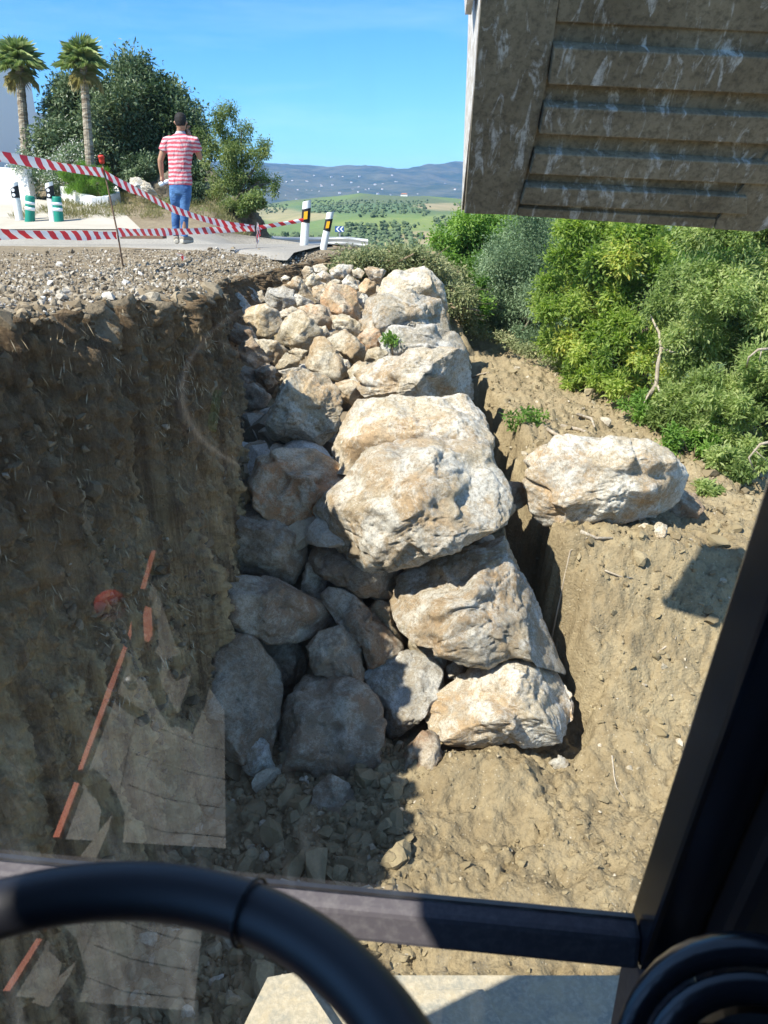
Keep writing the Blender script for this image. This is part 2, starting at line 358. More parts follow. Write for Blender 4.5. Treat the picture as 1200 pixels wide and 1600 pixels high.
# ------------------------------------------------------------------ boulders
_ico = {}
def ico(sub):
    if sub not in _ico:
        bm = bmesh.new(); bmesh.ops.create_icosphere(bm, subdivisions=sub, radius=1)
        _ico[sub] = (np.array([v.co for v in bm.verts]), np.array([[v.index for v in f.verts] for f in bm.faces])); bm.free()
    return _ico[sub]
UC = np.array([1, 0, 0.]); VC = np.array([0, SP, CP]); WC = np.array([0, -CP, SP])      # right, up, towards the camera
def boulder(outl, y, thick, seed, mat, label, sub=5, tilt=0.0, planes=(), rough=1.0, grow=1.035, cut=(.60, .82), snap=0.0, group='boulders piled into the rock retaining wall', name='boulder', category='boulder', round_=.72):
    outl = np.asarray(outl, float); rs = np.random.RandomState(seed)
    c = (outl.min(0) + outl.max(0)) / 2; C = at(c[0], c[1], y); t = (C - CAM) @ (-WC); s = t / FPX
    Q = (outl - c) * s * np.array([1, -1])
    size = float(np.mean(Q.max(0) - Q.min(0)))
    # outline radius per angle
    K = 360; th = np.arange(K) / K * 2 * np.pi; rad = np.zeros(K); n = len(Q)
    D = np.stack([np.cos(th), np.sin(th)], 1)
    for i in range(n):
        a, b = Q[i], Q[(i + 1) % n]; e = b - a
        den = D[:, 0] * e[1] - D[:, 1] * e[0]; den = np.where(np.abs(den) < 1e-9, 1e-9, den)
        tt = (a[0] * e[1] - a[1] * e[0]) / den; uu = (a[0] * D[:, 1] - a[1] * D[:, 0]) / den
        ok = (tt > 0) & (uu >= -1e-6) & (uu <= 1 + 1e-6); rad = np.where(ok & (tt > rad), tt, rad)
    rad = np.where(rad <= 0, size / 2, rad); ker = np.hanning(8); ker /= ker.sum()
    rad = np.convolve(np.concatenate([rad[-20:], rad, rad[:20]]), ker, 'same')[20:-20] * grow
    V, F = ico(sub); rho = np.hypot(V[:, 0], V[:, 1]); ang = np.mod(np.arctan2(V[:, 1], V[:, 0]), 2 * np.pi)
    r = np.interp(ang / (2 * np.pi) * K, np.arange(K + 1), np.append(rad, rad[0]))
    T = thick * size / 2
    a_ = np.clip(rho, 0, 1) ** round_
    p = np.stack([np.cos(ang) * r * a_, np.sin(ang) * r * a_, np.sign(V[:, 2]) * np.abs(V[:, 2]) ** round_ * T], 1)
    p[:, 2] += tilt * p[:, 1]
    # flat broken faces
    B = np.stack([UC, VC, WC])
    pl = [(B @ (np.array(q[:3]) / np.linalg.norm(q[:3])), q[3]) for q in planes]
    for k in range(13):
        nrm = rs.normal(size=3); nrm[2] = abs(nrm[2]) * (1 if k < 10 else -1); nrm /= np.linalg.norm(nrm); pl.append((nrm, rs.uniform(*cut) if nrm[2] > .4 or nrm[2] < 0 else .93))
    for nrm, fr in pl:
        q = p @ nrm; d = q.max() * fr; over = np.clip(q - d, 0, None); p -= np.outer(over * .97, nrm)
    so = seed * 3.17
    # chipped secondary faces
    kc = 30; cc = p[rs.choice(len(p), kc, replace=False)]; tt_ = rs.normal(size=(kc, 3)) * .16; hh_ = rs.normal(size=kc) * .016 * size
    d2 = ((p[:, None, :] - cc[None]) ** 2).sum(2); d2 = d2 - d2.min(1)[:, None]; wgt = np.exp(-d2 / (.0055 * size * size)); wgt /= wgt.sum(1)[:, None]
    off_ = (wgt * (np.einsum('nkj,kj->nk', p[:, None, :] - cc[None], tt_) + hh_[None])).sum(1)
    p = p + (p / (np.linalg.norm(p, axis=1)[:, None] + 1e-6)) * off_[:, None]
    nd = p / (np.linalg.norm(p, axis=1)[:, None] + 1e-6); W = p / size
    edge = .55 + .45 * np.abs(nd[:, 2])
    dd = fbm(W * 1.7 + so, 2) * .022 + fbm(W * 3.6 + so, 4, .6, True) * .022 - .014 + fbm(W * 10 + so, 5, .66) * .014
    st = fbm(W * np.array([1, 2.4, 1.]) * 1.6 + so + 5, 2) * 3.0; st = (st - np.floor(st)); dd -= np.where(st < .14, .024 * (1 - st / .14), 0); ck = np.abs(perlin(W * 2.3 + so + 60 + perlin(W * 7)[:, None] * .12)); dd -= np.clip(.03 - ck, 0, .03) * .55
    p = p + nd * (dd * size * rough * edge)[:, None]
    # keep the true outline after the cuts
    rr = np.hypot(p[:, 0], p[:, 1]); ab = (np.mod(np.arctan2(p[:, 1], p[:, 0]), 2 * np.pi) / (2 * np.pi) * 90).astype(int) % 90; mxr = np.zeros(90); np.maximum.at(mxr, ab, rr)
    mxr = np.where(mxr > 0, mxr, mxr.mean()); mxr = np.convolve(np.concatenate([mxr[-2:], mxr, mxr[:2]]), np.ones(3) / 3, 'same')[2:-2]
    tgt = np.interp((np.arange(90) + .5) * 4, np.arange(K), rad); sc_ = tgt / mxr; angp = np.mod(np.arctan2(p[:, 1], p[:, 0]), 2 * np.pi) / (2 * np.pi) * 90 - .5
    f_ = np.interp(angp, np.arange(-1, 91), np.concatenate([[sc_[-1]], sc_, [sc_[0]]])); p[:, :2] *= f_[:, None]
    Wd = C + p[:, :1] * UC + p[:, 1:2] * VC + p[:, 2:3] * WC
    if sub >= 5:
        Wd = Wd + (fbm(Wd * 38 + so, 2, .6) * .0035)[:, None] * nd
    base = np.array([Wd[:, 0].mean(), Wd[:, 1].mean(), Wd[:, 2].min()])
    me = mesh_np(name, Wd - base, F)
    if snap: base = np.array([base[0], base[1], float(tg_z(base[:1], base[1:2])[0]) - snap])
    return new_obj(name, me, mat, loc=base, label=label, category=category, group=group)
def pd(py):
    a = PITCH - math.atan((800 - py) / FPX); return 1.9 / (math.tan(a) + .121)
O_, C_, T_, G_, D_ = ROCK_ORANGE, ROCK_CREAM, ROCK_TAN, ROCK_GREY, ROCK_SHADED
TOP = (0, -.25, 1.0)
BIG = [
 ([(484,795),(515,762),(540,745),(572,704),(620,688),(680,682),(730,690),(762,698),(785,740),(798,776),(790,815),(752,838),(700,862),(656,882),(600,892),(556,903),(532,868),(505,830)], 3.60, .75, C_, 6, [(0,-.1,1,.72),(-.05,-1,.1,.80),(-.5,-.2,1,.82)], 'largest cream boulder at the centre of the wall, with a white scraped left top'),
 ([(613,960),(622,905),(650,885),(720,862),(792,842),(815,885),(845,940),(863,982),(880,1022),(885,1058),(850,1042),(790,1020),(753,1034),(720,1026),(660,1002),(632,990)], 3.47, .8, C_, 6, [(.05,-1,.15,.8),(0,-.2,1,.85)], 'broad pale boulder directly under the largest cream one, its top edge in shadow'),
 ([(662,1122),(680,1090),(720,1060),(764,1030),(820,1032),(874,1053),(895,1085),(907,1112),(900,1135),(852,1158),(775,1164),(690,1158)], 3.2, .9, C_, 6, [(0,-.8,.6,.82)], 'cream boulder half buried in the soil at the lowest sunlit end of the wall'),
 ([(518,700),(540,650),(560,622),(600,620),(680,618),(730,618),(755,650),(766,705),(770,745),(700,765),(600,770),(560,765),(535,740)], 4.15, .85, C_, 6, [(0,-.45,1,.8),(0,-1,.25,.85)], 'wide cream and rust streaked boulder right behind the largest one'),
 ([(548,590),(580,570),(640,548),(690,542),(728,556),(740,600),(741,622),(700,622),(650,632),(570,622),(552,610)], 5.3, .9, C_, 6, [(0,-.5,1,.78)], 'smooth yellowish white boulder across the wall crest, third from the front'),
 ([(592,530),(610,512),(680,510),(716,520),(732,552),(735,575),(660,570),(600,560)], 6.25, .9, G_, 5, [(0,-.3,1,.75)], 'grey speckled boulder on the wall crest with a green weed on it'),
 ([(560,545),(562,500),(575,465),(640,455),(690,462),(706,520),(700,540),(640,535),(600,560)], 7.1, .9, C_, 6, [(0,-.6,1,.75)], 'cream and orange sloping boulder below the far tip of the wall crest'),
 ([(590,468),(600,440),(620,424),(662,412),(676,424),(692,445),(700,480),(680,500),(620,490)], 8.1, 1.0, C_, 5, [(0,-.6,1,.78)], 'pale boulder forming the far top of the wall crest under the bushes'),
 ([(819,745),(830,715),(862,685),(890,680),(950,684),(1010,692),(1050,700),(1068,725),(1079,752),(1070,785),(1040,806),(985,815),(920,822),(860,822),(830,800)], 4.2, .8, C_, 6, [(0,-.25,1,.82),(-.15,-1,.35,.84),(.9,-.5,.1,.86)], 'big white veined boulder lying alone on the soil right of the wall'),
 ([(416,668),(436,608),(455,585),(478,578),(510,585),(530,610),(535,640),(524,676),(498,698),(455,694),(425,685)], 4.75, .95, T_, 6, [(.2,-1,.5,.85)], 'rounded olive tan boulder with a pitted face, left of the cream wall boulders'),
 ([(390,755),(404,715),(440,700),(490,702),(528,725),(542,752),(520,775),(497,795),(492,838),(465,844),(425,820),(395,785)], 4.0, .9, O_, 5, [(0,-.5,1,.8)], 'rust brown boulder half in shade below the rounded olive tan boulder'),
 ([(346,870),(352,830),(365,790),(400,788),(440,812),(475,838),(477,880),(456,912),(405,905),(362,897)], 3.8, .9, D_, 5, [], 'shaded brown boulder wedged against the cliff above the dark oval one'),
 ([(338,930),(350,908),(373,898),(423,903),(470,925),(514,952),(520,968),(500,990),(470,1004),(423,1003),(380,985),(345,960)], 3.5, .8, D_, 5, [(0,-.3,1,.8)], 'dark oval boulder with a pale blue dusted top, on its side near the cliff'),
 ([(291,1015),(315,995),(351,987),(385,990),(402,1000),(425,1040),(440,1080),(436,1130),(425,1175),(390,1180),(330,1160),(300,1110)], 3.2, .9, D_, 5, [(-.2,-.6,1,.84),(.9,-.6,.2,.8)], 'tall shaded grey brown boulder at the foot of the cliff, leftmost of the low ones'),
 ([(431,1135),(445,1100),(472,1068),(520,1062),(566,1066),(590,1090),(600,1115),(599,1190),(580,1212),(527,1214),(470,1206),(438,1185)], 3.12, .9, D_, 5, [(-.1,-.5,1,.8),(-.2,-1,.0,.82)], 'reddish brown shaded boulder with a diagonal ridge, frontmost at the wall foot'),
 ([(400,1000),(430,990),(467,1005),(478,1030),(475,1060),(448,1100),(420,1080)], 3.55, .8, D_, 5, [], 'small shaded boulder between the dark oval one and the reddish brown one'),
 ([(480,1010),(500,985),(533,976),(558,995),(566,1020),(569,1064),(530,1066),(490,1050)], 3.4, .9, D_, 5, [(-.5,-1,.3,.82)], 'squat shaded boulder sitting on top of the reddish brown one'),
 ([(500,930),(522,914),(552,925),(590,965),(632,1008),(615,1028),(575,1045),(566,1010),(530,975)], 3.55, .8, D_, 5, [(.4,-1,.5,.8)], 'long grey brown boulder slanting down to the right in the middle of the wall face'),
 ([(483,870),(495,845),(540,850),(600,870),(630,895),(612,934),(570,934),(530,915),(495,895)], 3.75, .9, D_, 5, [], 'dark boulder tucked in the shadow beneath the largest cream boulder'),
 ([(569,1055),(590,1035),(630,1020),(672,1024),(692,1050),(692,1078),(670,1105),(640,1135),(606,1160),(598,1110)], 3.32, .9, G_, 5, [(-.3,-1,.5,.82)], 'pale boulder split by the shadow edge, left of the half buried cream one'),
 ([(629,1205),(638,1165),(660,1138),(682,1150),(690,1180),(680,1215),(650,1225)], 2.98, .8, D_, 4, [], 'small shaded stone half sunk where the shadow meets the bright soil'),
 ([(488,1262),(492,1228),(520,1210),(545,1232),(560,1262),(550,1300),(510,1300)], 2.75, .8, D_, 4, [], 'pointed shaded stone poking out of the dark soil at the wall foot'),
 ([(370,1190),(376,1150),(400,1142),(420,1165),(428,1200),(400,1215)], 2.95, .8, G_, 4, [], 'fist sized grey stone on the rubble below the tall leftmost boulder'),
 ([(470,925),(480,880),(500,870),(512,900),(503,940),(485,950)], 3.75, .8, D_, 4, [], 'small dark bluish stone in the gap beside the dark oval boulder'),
 ([(575,955),(590,935),(612,940),(615,975),(632,1005),(610,1000),(590,975)], 3.62, .8, O_, 4, [], 'small rust coloured stone wedged left of the broad pale boulder'),
 ([(640,1000),(670,1004),(700,1018),(695,1045),(670,1040),(640,1020)], 3.5, .8, T_, 4, [], 'small tan stone wedged under the lower edge of the broad pale boulder'),
 ([(698,1042),(715,1032),(728,1045),(720,1062),(700,1060)], 3.42, .8, C_, 4, [], 'pebble sized cream stone in the hole beneath the broad pale boulder'),
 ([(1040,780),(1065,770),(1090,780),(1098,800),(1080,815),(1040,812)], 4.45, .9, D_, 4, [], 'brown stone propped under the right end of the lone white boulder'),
 ([(1018,812),(1030,798),(1045,803),(1044,822),(1026,830)], 3.98, .9, T_, 4, [], 'little soil coloured clod against the front of the lone white boulder'),
 ([(868,1148),(882,1138),(892,1146),(888,1156),(872,1157)], 3.02, .9, C_, 3, [], 'fist sized orange cream stone at the right foot of the half buried boulder'),
 ([(70,452),(84,448),(97,456),(95,470),(78,472),(68,464)], 3.9, .9, T_, 4, [], 'olive fist sized stone lying on the gravel near the cliff edge'),
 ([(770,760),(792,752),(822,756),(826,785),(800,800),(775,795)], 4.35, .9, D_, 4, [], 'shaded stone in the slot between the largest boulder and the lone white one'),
]
for i, (o_, y_, th_, m_, sub_, pl_, lab) in enumerate(BIG):
    boulder(o_, y_, th_, 11 + i, m_, lab, sub_, planes=pl_, snap=.02 if ('little soil' in lab or 'fist sized orange' in lab or 'propped under' in lab) else 0.0)
SMALL = [   # outlines in a 4.286x enlargement of the stone pile
 ([(70,280),(100,200),(170,190),(240,230),(290,300),(200,340),(110,330)], G_, 'white broken stone at the left end of the pile, nearest the cliff edge'),
 ([(88,280),(150,250),(225,340),(190,410),(110,350)], G_, 'grey block leaning below the white broken stone at the pile\'s left end'),
 ([(165,400),(220,340),(330,335),(400,380),(430,450),(400,520),(320,560),(240,520)], T_, 'round tan stone with an orange notch at the left of the pile'),
 ([(320,300),(350,220),(440,195),(500,240),(535,320),(430,375),(360,355)], G_, 'black and white speckled stone behind the round tan stone'),
 ([(430,195),(540,140),(600,210),(655,300),(640,325),(540,280),(470,220)], T_, 'long tan ridge shaped stone leaning behind the speckled one'),
 ([(565,100),(590,75),(635,85),(645,125),(580,150)], C_, 'small cream stone at the back left of the pile'),
 ([(590,200),(600,150),(650,115),(695,150),(660,210)], T_, 'tan stone just in front of the small cream one at the back left'),
 ([(650,125),(720,102),(785,150),(740,178),(680,170)], C_, 'flat white stone in the back row of the pile'),
 ([(750,95),(820,55),(905,60),(900,125),(840,155),(765,140)], C_, 'pale stone at the very back of the pile below the leaning road posts'),
 ([(640,65),(700,50),(745,95),(700,112),(655,108)], C_, 'little cream stone at the back of the pile beside the broken kerb'),
 ([(695,270),(750,212),(860,203),(925,240),(935,310),(962,440),(900,435),(760,385),(700,320)], O_, 'biggest orange stone at the middle of the pile'),
 ([(830,165),(880,130),(945,160),(960,225),(900,232),(840,195)], C_, 'cream stone right behind the biggest orange one'),
 ([(945,195),(1000,150),(1062,190),(1055,235),(1000,265),(955,235)], O_, 'round yellow orange stone beside the far wall crest'),
 ([(985,95),(1040,68),(1125,100),(1085,180),(1020,155)], C_, 'cream stone at the back touching the far tip of the crest'),
 ([(940,300),(965,255),(995,255),(1028,310),(980,350)], C_, 'small white stone right of the biggest orange one'),
 ([(530,345),(640,332),(735,345),(775,440),(740,482),(660,468),(600,400)], O_, 'rust brown stone in front of and left of the biggest orange one'),
 ([(383,552),(460,420),(550,378),(640,440),(705,545),(655,580),(600,642),(510,605)], T_, 'large pointed tan stone with a hollow underside in the pile middle'),
 ([(395,385),(500,340),(545,368),(470,430),(420,415)], C_, 'thin cream slab between the round tan and the pointed tan stones'),
 ([(765,405),(850,388),(960,460),(935,545),(880,510),(790,490)], T_, 'tan stone at the front of the biggest orange one'),
 ([(735,560),(850,488),(960,590),(995,650),(920,725),(840,665),(750,600)], T_, 'angular tan stone with a shaded right face, left of the weed boulder'),
 ([(590,720),(655,552),(720,556),(830,690),(875,785),(810,845),(700,800),(610,760)], T_, 'pyramid shaped tan stone standing behind the rounded olive tan boulder'),
 ([(240,545),(400,580),(485,650),(380,728),(300,650)], T_, 'sunlit slab at the shadow edge on the left of the pile'),
 ([(388,745),(460,648),(555,690),(530,755),(410,765)], T_, 'wedge shaped stone left of the pyramid shaped one'),
 ([(405,775),(555,742),(570,800),(475,855)], C_, 'low cream stone behind the left shoulder of the rounded olive boulder'),
 ([(662,478),(725,472),(752,525),(700,555)], C_, 'small cream stone right of the large pointed tan one'),
 ([(480,645),(520,612),(605,640),(565,695)], T_, 'small tan stone under the tip of the large pointed one'),
 ([(878,765),(940,708),(1050,718),(1078,770),(960,830),(890,815)], T_, 'rounded tan stone against the left of the third crest boulder'),
 ([(985,695),(1010,630),(1080,618),(1145,660),(1070,745)], T_, 'blocky tan stone below the weed boulder'),
 ([(788,855),(900,818),(972,870),(985,935),(895,995),(820,935)], O_, 'orange stone in the gap right of the rounded olive tan boulder'),
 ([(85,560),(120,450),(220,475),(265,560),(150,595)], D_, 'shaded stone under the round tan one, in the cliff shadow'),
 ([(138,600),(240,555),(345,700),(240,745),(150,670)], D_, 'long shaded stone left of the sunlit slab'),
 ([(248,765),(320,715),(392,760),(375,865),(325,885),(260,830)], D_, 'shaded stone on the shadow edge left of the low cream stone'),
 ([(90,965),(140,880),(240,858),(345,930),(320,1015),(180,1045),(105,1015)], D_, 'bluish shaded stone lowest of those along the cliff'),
 ([(635,215),(700,188),(725,230),(695,305),(645,275)], T_, 'tan stone left of the biggest orange one'),
 ([(515,250),(645,312),(620,345),(535,330)], G_, 'grey white stone below the long tan ridge'),
 ([(240,255),(300,232),(322,300),(285,315)], C_, 'small white stone left of the black and white speckled one'),
 ([(935,545),(1000,478),(1080,488),(1095,545),(1060,625),(985,635)], O_, 'brown stone leaning on the left end of the weed boulder'),
 ([(735,180),(790,158),(850,185),(800,212)], T_, 'low tan stone in the back row behind the biggest orange one'),
 ([(825,690),(875,698),(890,745),(850,775)], C_, 'little cream stone right of the pyramid shaped one'),
 ([(420,150),(450,130),(485,145),(470,165),(430,165)], C_, 'lone white stone on the soil at the back left of the pile'),
 ([(900,90),(950,80),(985,110),(960,150),(910,130)], C_, 'small pale stone in the back row near the brushwood'),
 ([(60,740),(120,720),(250,760),(250,850),(150,880),(70,830)], D_, 'dark stone sunk in the deepest shade beside the cliff'),
]
for i, (o_, m_, lab) in enumerate(SMALL):
    q = np.array(o_, float) / 4.286 + np.array([340, 400]); cy = q[:, 1].mean()
    boulder(q, pd(cy + 4), .95, 101 + i, m_, lab, 4, round_=.85, grow=1.07, cut=(.55, .8), group='smaller stones heaped behind the wall crest', category='stone')
# loose fill between the stones: uncountable rubble
def scatter_stones(name, pts, sizes, mat, sub=2, seed=0, squash=.7, **props):
    rs = np.random.RandomState(seed); V0, F0 = ico(sub); variants = []
    for k in range(10):
        p = V0 * np.array([1, rs.uniform(.7, 1), rs.uniform(.55, .85)])
        for j in range(11):
            n_ = rs.normal(size=3); n_ /= np.linalg.norm(n_); q = p @ n_; p = p - np.outer(np.clip(q - rs.uniform(.45, .72) * q.max(), 0, None), n_)
        p = p / np.linalg.norm(p, axis=1).mean() * .95; variants.append(p + perlin(p * 2 + k * 9)[:, None] * .12 * p)
    n = len(pts); VV = np.zeros((n, len(V0), 3), np.float32)
    an = rs.uniform(0, 6.28, n); bn = rs.uniform(-.6, .6, n); vi = rs.randint(0, 10, n)
    ca, sa, cb, sb = np.cos(an), np.sin(an), np.cos(bn), np.sin(bn)
    for k in range(10):
        m = np.where(vi == k)[0]
        if not len(m): continue
        p = variants[k][None] * np.asarray(sizes)[m, None, None]
        x1 = p[..., 0] * ca[m, None] - p[..., 1] * sa[m, None]; y1 = p[..., 0] * sa[m, None] + p[..., 1] * ca[m, None]; z1 = p[..., 2]
        x2 = x1 * cb[m, None] + z1 * sb[m, None]; z2 = -x1 * sb[m, None] + z1 * cb[m, None]
        VV[m] = np.stack([x2, y1, z2], -1) + np.asarray(pts)[m, None, :]
    FF = (F0[None] + (np.arange(n) * len(V0))[:, None, None]).reshape(-1, 3)
    me = mesh_np(name, VV.reshape(-1, 3), FF, False)
    ca_ = me.color_attributes.new('tint', 'FLOAT_COLOR', 'POINT'); tv = rs.uniform(0, 1, n)
    buf = np.repeat(tv, len(V0)); c4 = np.stack([buf, rs.uniform(0, 1, n).repeat(len(V0)), buf, np.ones_like(buf)], 1).astype(np.float32); ca_.data.foreach_set('color', c4.ravel())
    return new_obj(name, me, mat, kind='stuff', **props)
def mat_pebble(name, stops):
    t = NT(name); a = t.new('ShaderNodeVertexColor', layer_name='tint'); sp = t.new('ShaderNodeSeparateColor'); t.l.new(a.outputs[0], sp.inputs[0])
    c = t.ramp(sp.outputs[0], stops); co = t.co('Object'); n = t.noise(co, 70, 5, .7)
    c = t.mix(t.ramp(n, [(.35, .6), (.6, 0)]), c, (.22, .17, .11)); return t.fin(c, .95, t.bump(n, .5, .01), spec=.1)
PEB = mat_pebble('mixed_pebbles', [(0, (.15, .12, .085)), (.4, (.28, .23, .16)), (.7, (.40, .35, .27)), (.9, (.52, .48, .41)), (1, (.74, .71, .65))])
CLOD = mat_pebble('soil_clods', [(0, (.18, .14, .08)), (.5, (.26, .21, .12)), (.92, (.34, .28, .17)), (1, (.58, .52, .42))])
rs = np.random.RandomState(3)
n = 420; yy = rs.uniform(3.7, 9.6, n); xx = rs.uniform(-1.0, .62, n)
zz = np.where(yy > 4.2, pile_z(yy) - .18, -1.1) - rs.uniform(0, .12, n)
scatter_stones('rubble_fill', np.stack([xx, yy, zz], 1), rs.uniform(.05, .15, n), PEB, 3, 5, label='rubble packed in the gaps between the boulders', category='rubble')
# ------------------------------------------------------------------ road, drive, far land
def sheet(name, ys, edges, zf, mat, nx=60, **props):
    """strip between two edge curves, following a height function"""
    V = []
    for y in ys:
        a, b = edges(y); xs_ = np.linspace(a, b, nx); V.append(np.stack([xs_, np.full(nx, y), zf(xs_, np.full(nx, y))], 1))
    return new_obj(name, mesh_np(name, np.concatenate(V), grid_faces(len(ys), nx)), mat, **props)
t = NT('weathered_asphalt'); co = t.co('Object'); n1 = t.noise(co, .8, 6, .6); n2 = t.noise(co, 60, 5, .7)
c = t.mix(t.ramp(n1, [(.35, 0), (.65, 1)]), (.27, .25, .215), (.36, .335, .29)); c = t.mix(t.ramp(n2, [(.35, .5), (.6, 0)]), c, (.10, .095, .09))
ASPHALT = t.fin(c, .9, t.bump(n2, .5, .01))
t = NT('pale_concrete'); co = t.co('Object'); n1 = t.noise(co, .7, 7, .65, .5)
c = t.mix(t.ramp(n1, [(.35, 0), (.65, 1)]), (.36, .32, .26), (.46, .42, .35)); CONC = t.fin(c, .9, t.bump(t.noise(co, 30, 5, .7), .4, .01))
def road_surf(x, y): return left_z(x, y) + .012 - .07 * smooth(.35, 0, y - np.interp(x, [-30, -4.5, -2.2, -1.25], [12.2, 11.6, 10.4, 9.6]))
def road_edges(y):
    near_x = np.interp(y, [9.6, 10.4, 11.6, 12.2], [-1.25, -2.2, -4.5, -30])
    right = np.interp(y, [9.6, 12, 20, 30, 60], [-1.2, -.82, -.3, .7, 3.5])
    if y < 16: return (near_x, right)
    return (np.interp(y, [16, 17, 30, 60], [-3.4, -3.1, -2.6, -4]), right)
sheet('road', np.concatenate([np.linspace(9.6, 15.99, 40), np.linspace(16, 60, 60)]), road_edges, road_surf, ASPHALT, 70, kind='structure')
def drive_edges(y): return (-30, np.interp(y, [15.9, 19, 21, 26], [-4.9, -6.3, -9.0, -16]))
sheet('driveway', np.linspace(15.9, 26, 50), drive_edges, lambda x, y: left_z(x, y) + .03, CONC, 60, kind='structure')

def px_of(P):
    r = P - CAM; fw = r[:, 1] * CP - r[:, 2] * SP; up = r[:, 1] * SP + r[:, 2] * CP
    return 600 + FPX * r[:, 0] / fw, 800 - FPX * up / fw
# valley and its nearer hill
def valley_z(x, y):
    a = x / y
    base = np.interp(y, [34, 60, 100, 200, 350, 600, 900, 1200, 1450, 1900, 2600, 5000, 20000], [-8, -12, -16, -20, -23, -23, -16, -1, 14, 0, -50, -60, -60])
    P = np.stack([x * .0022, y * .0016, x * 0], 1)
    return base + fbm(P, 4) * np.interp(y, [34, 200, 700, 1300, 2500], [.6, 2, 17, 13, 2]) + np.interp(a, [-2, -.25, -.15, -.03, .05, .1, .15, .4, 2], [25, 0, -8, 9, 5, -3, -5, 0, 20]) * smooth(500, 1400, y) + 11 * np.exp(-((y - 720 - x * .7) / 130) ** 2) * smooth(-.12, -.02, a) + 7 * np.exp(-((y - 480 + x * .9) / 80) ** 2) * smooth(.0, -.1, a)
yv = np.geomspace(34, 3600, 260); av = np.concatenate([np.linspace(-2.2, -.25, 40, endpoint=False), np.linspace(-.25, .3, 220, endpoint=False), np.linspace(.3, 2.2, 40)])
A, Yv = np.meshgrid(av, yv); x = (A * Yv).ravel(); y = Yv.ravel(); z = valley_z(x, y)
P = np.stack([x, y, z], 1); me = mesh_np('valley', P, grid_faces(len(yv), len(av)))
X_, Y_ = px_of(P); jn = fbm(np.stack([x * .006, y * .003, x * 0], 1), 3)
X_ = X_ + jn * 16; Y_ = Y_ + jn * 5
green = np.array([.125, .185, .055]); olive = np.array([.10, .13, .06]); tan = np.array([.34, .27, .15]); lime = np.array([.19, .24, .07]); dk = np.array([.05, .085, .035])
c = np.tile(olive, (len(x), 1)); w1 = smooth(-.25, .25, fbm(np.stack([x * .004, y * .0028, x * 0 + 5], 1), 3))[:, None]; c = c * (1 - w1) + green * w1
def patch(c, cx, cy, rx_, ry_, colr, soft=.35):
    d = ((X_ - cx) / rx_) ** 2 + ((Y_ - cy) / ry_) ** 2; m = smooth(1 + soft, 1 - soft, d)[:, None]; return c * (1 - m) + np.array(colr) * m
c = patch(c, 560, 360, 190, 26, green); c = patch(c, 440, 335, 75, 10, tan * .8 + lime * .2); c = patch(c, 600, 352, 90, 12, lime)
c = patch(c, 470, 362, 80, 15, green); c = patch(c, 570, 325, 120, 9, dk * 1.8); c = patch(c, 700, 348, 50, 12, lime); c = patch(c, 660, 372, 36, 10, tan)
c = patch(c, 690, 322, 40, 6, tan); c = patch(c, 580, 365, 45, 8, dk * 1.5); c = patch(c, 640, 400, 70, 14, olive); c = patch(c, 600, 382, 40, 8, tan * .5 + green * .5)
c = np.where((y > 1700)[:, None], np.array([.10, .14, .07]), c)
ca_ = me.color_attributes.new('fields', 'FLOAT_COLOR', 'POINT'); ca_.data.foreach_set('color', np.concatenate([c, np.ones((len(c), 1))], 1).astype(np.float32).ravel())
t = NT('valley_fields'); a = t.new('ShaderNodeVertexColor', layer_name='fields'); co = t.co('Object'); n = t.noise(co, .02, 9, .65); n2 = t.noise(co, .15, 5, .7)
cc = t.mix(t.ramp(n, [(.38, .4), (.6, 0)]), a.outputs[0], (.09, .13, .05)); cc = t.mix(t.ramp(n2, [(.5, 0), (.7, .4)]), cc, (.26, .24, .12))
new_obj('valley', me, t.fin(cc, 1.0), kind='structure')
# mountains
ym = np.linspace(3300, 9500, 150); am = np.linspace(-2.0, 2.0, 620)
A, Ym = np.meshgrid(am, ym); x = (A * Ym).ravel(); y = Ym.ravel()
a = x / y; ridge_px = np.interp(600 + a * FPX * .94, [300, 440, 500, 560, 625, 660, 720, 900], [264, 261, 262, 264, 272, 267, 264, 262])
top_h = np.tan(np.arctan((800 - ridge_px) / FPX) - PITCH) * 7200
P = np.stack([x * .0009, y * .0009, x * 0 + 2], 1)
rg = fbm(P, 5, .5, True); env = np.interp(y, [3300, 4200, 5600, 7200, 8200, 9500], [-.2, .12, .45, 1, .8, .2])
z = top_h * env * (1 + .0 * rg) + (rg - .45) * 62 * np.interp(y, [3300, 4500, 5600, 7200, 9500], [.12, .3, .8, .9, .5]) - 20 * (1 - env)
z2 = 215 * np.exp(-((y - 5200 - x * .25) / 700) ** 2) * smooth(-.02, -.22, a); z = np.maximum(z, z2 * (1 + (rg - .45) * .25))
me = mesh_np('mountains', np.stack([x, y, z], 1), grid_faces(len(ym), len(am)))
t = NT('scrub_covered_mountain'); co = t.co('Object'); n = t.noise(co, .004, 9, .65); n2 = t.noise(co, .018, 6, .7)
cc = t.mix(t.ramp(n, [(.4, 0), (.62, 1)]), (.04, .065, .035), (.12, .125, .075)); cc = t.mix(t.ramp(n2, [(.5, 0), (.68, .5)]), cc, (.17, .15, .09))
new_obj('mountains', me, t.fin(cc, 1.0, t.bump(n, .5, 40)), kind='structure')
def mtn_z(xq, yq):
    j = np.abs(am - xq / yq).argmin(); i = np.abs(ym - yq).argmin(); return z[i * len(am) + j]
t = NT('whitewashed_wall'); co = t.co('Object'); n = t.noise(co, 1.5, 8, .65)
WHITE = t.fin(t.mix(t.ramp(n, [(.45, 0), (.7, .45)]), (.78, .77, .74), (.56, .53, .47)), .85, t.bump(t.noise(co, 20, 6), .25, .01))
t = NT('terracotta_roof'); ROOF = t.fin((.38, .17, .09), .85)
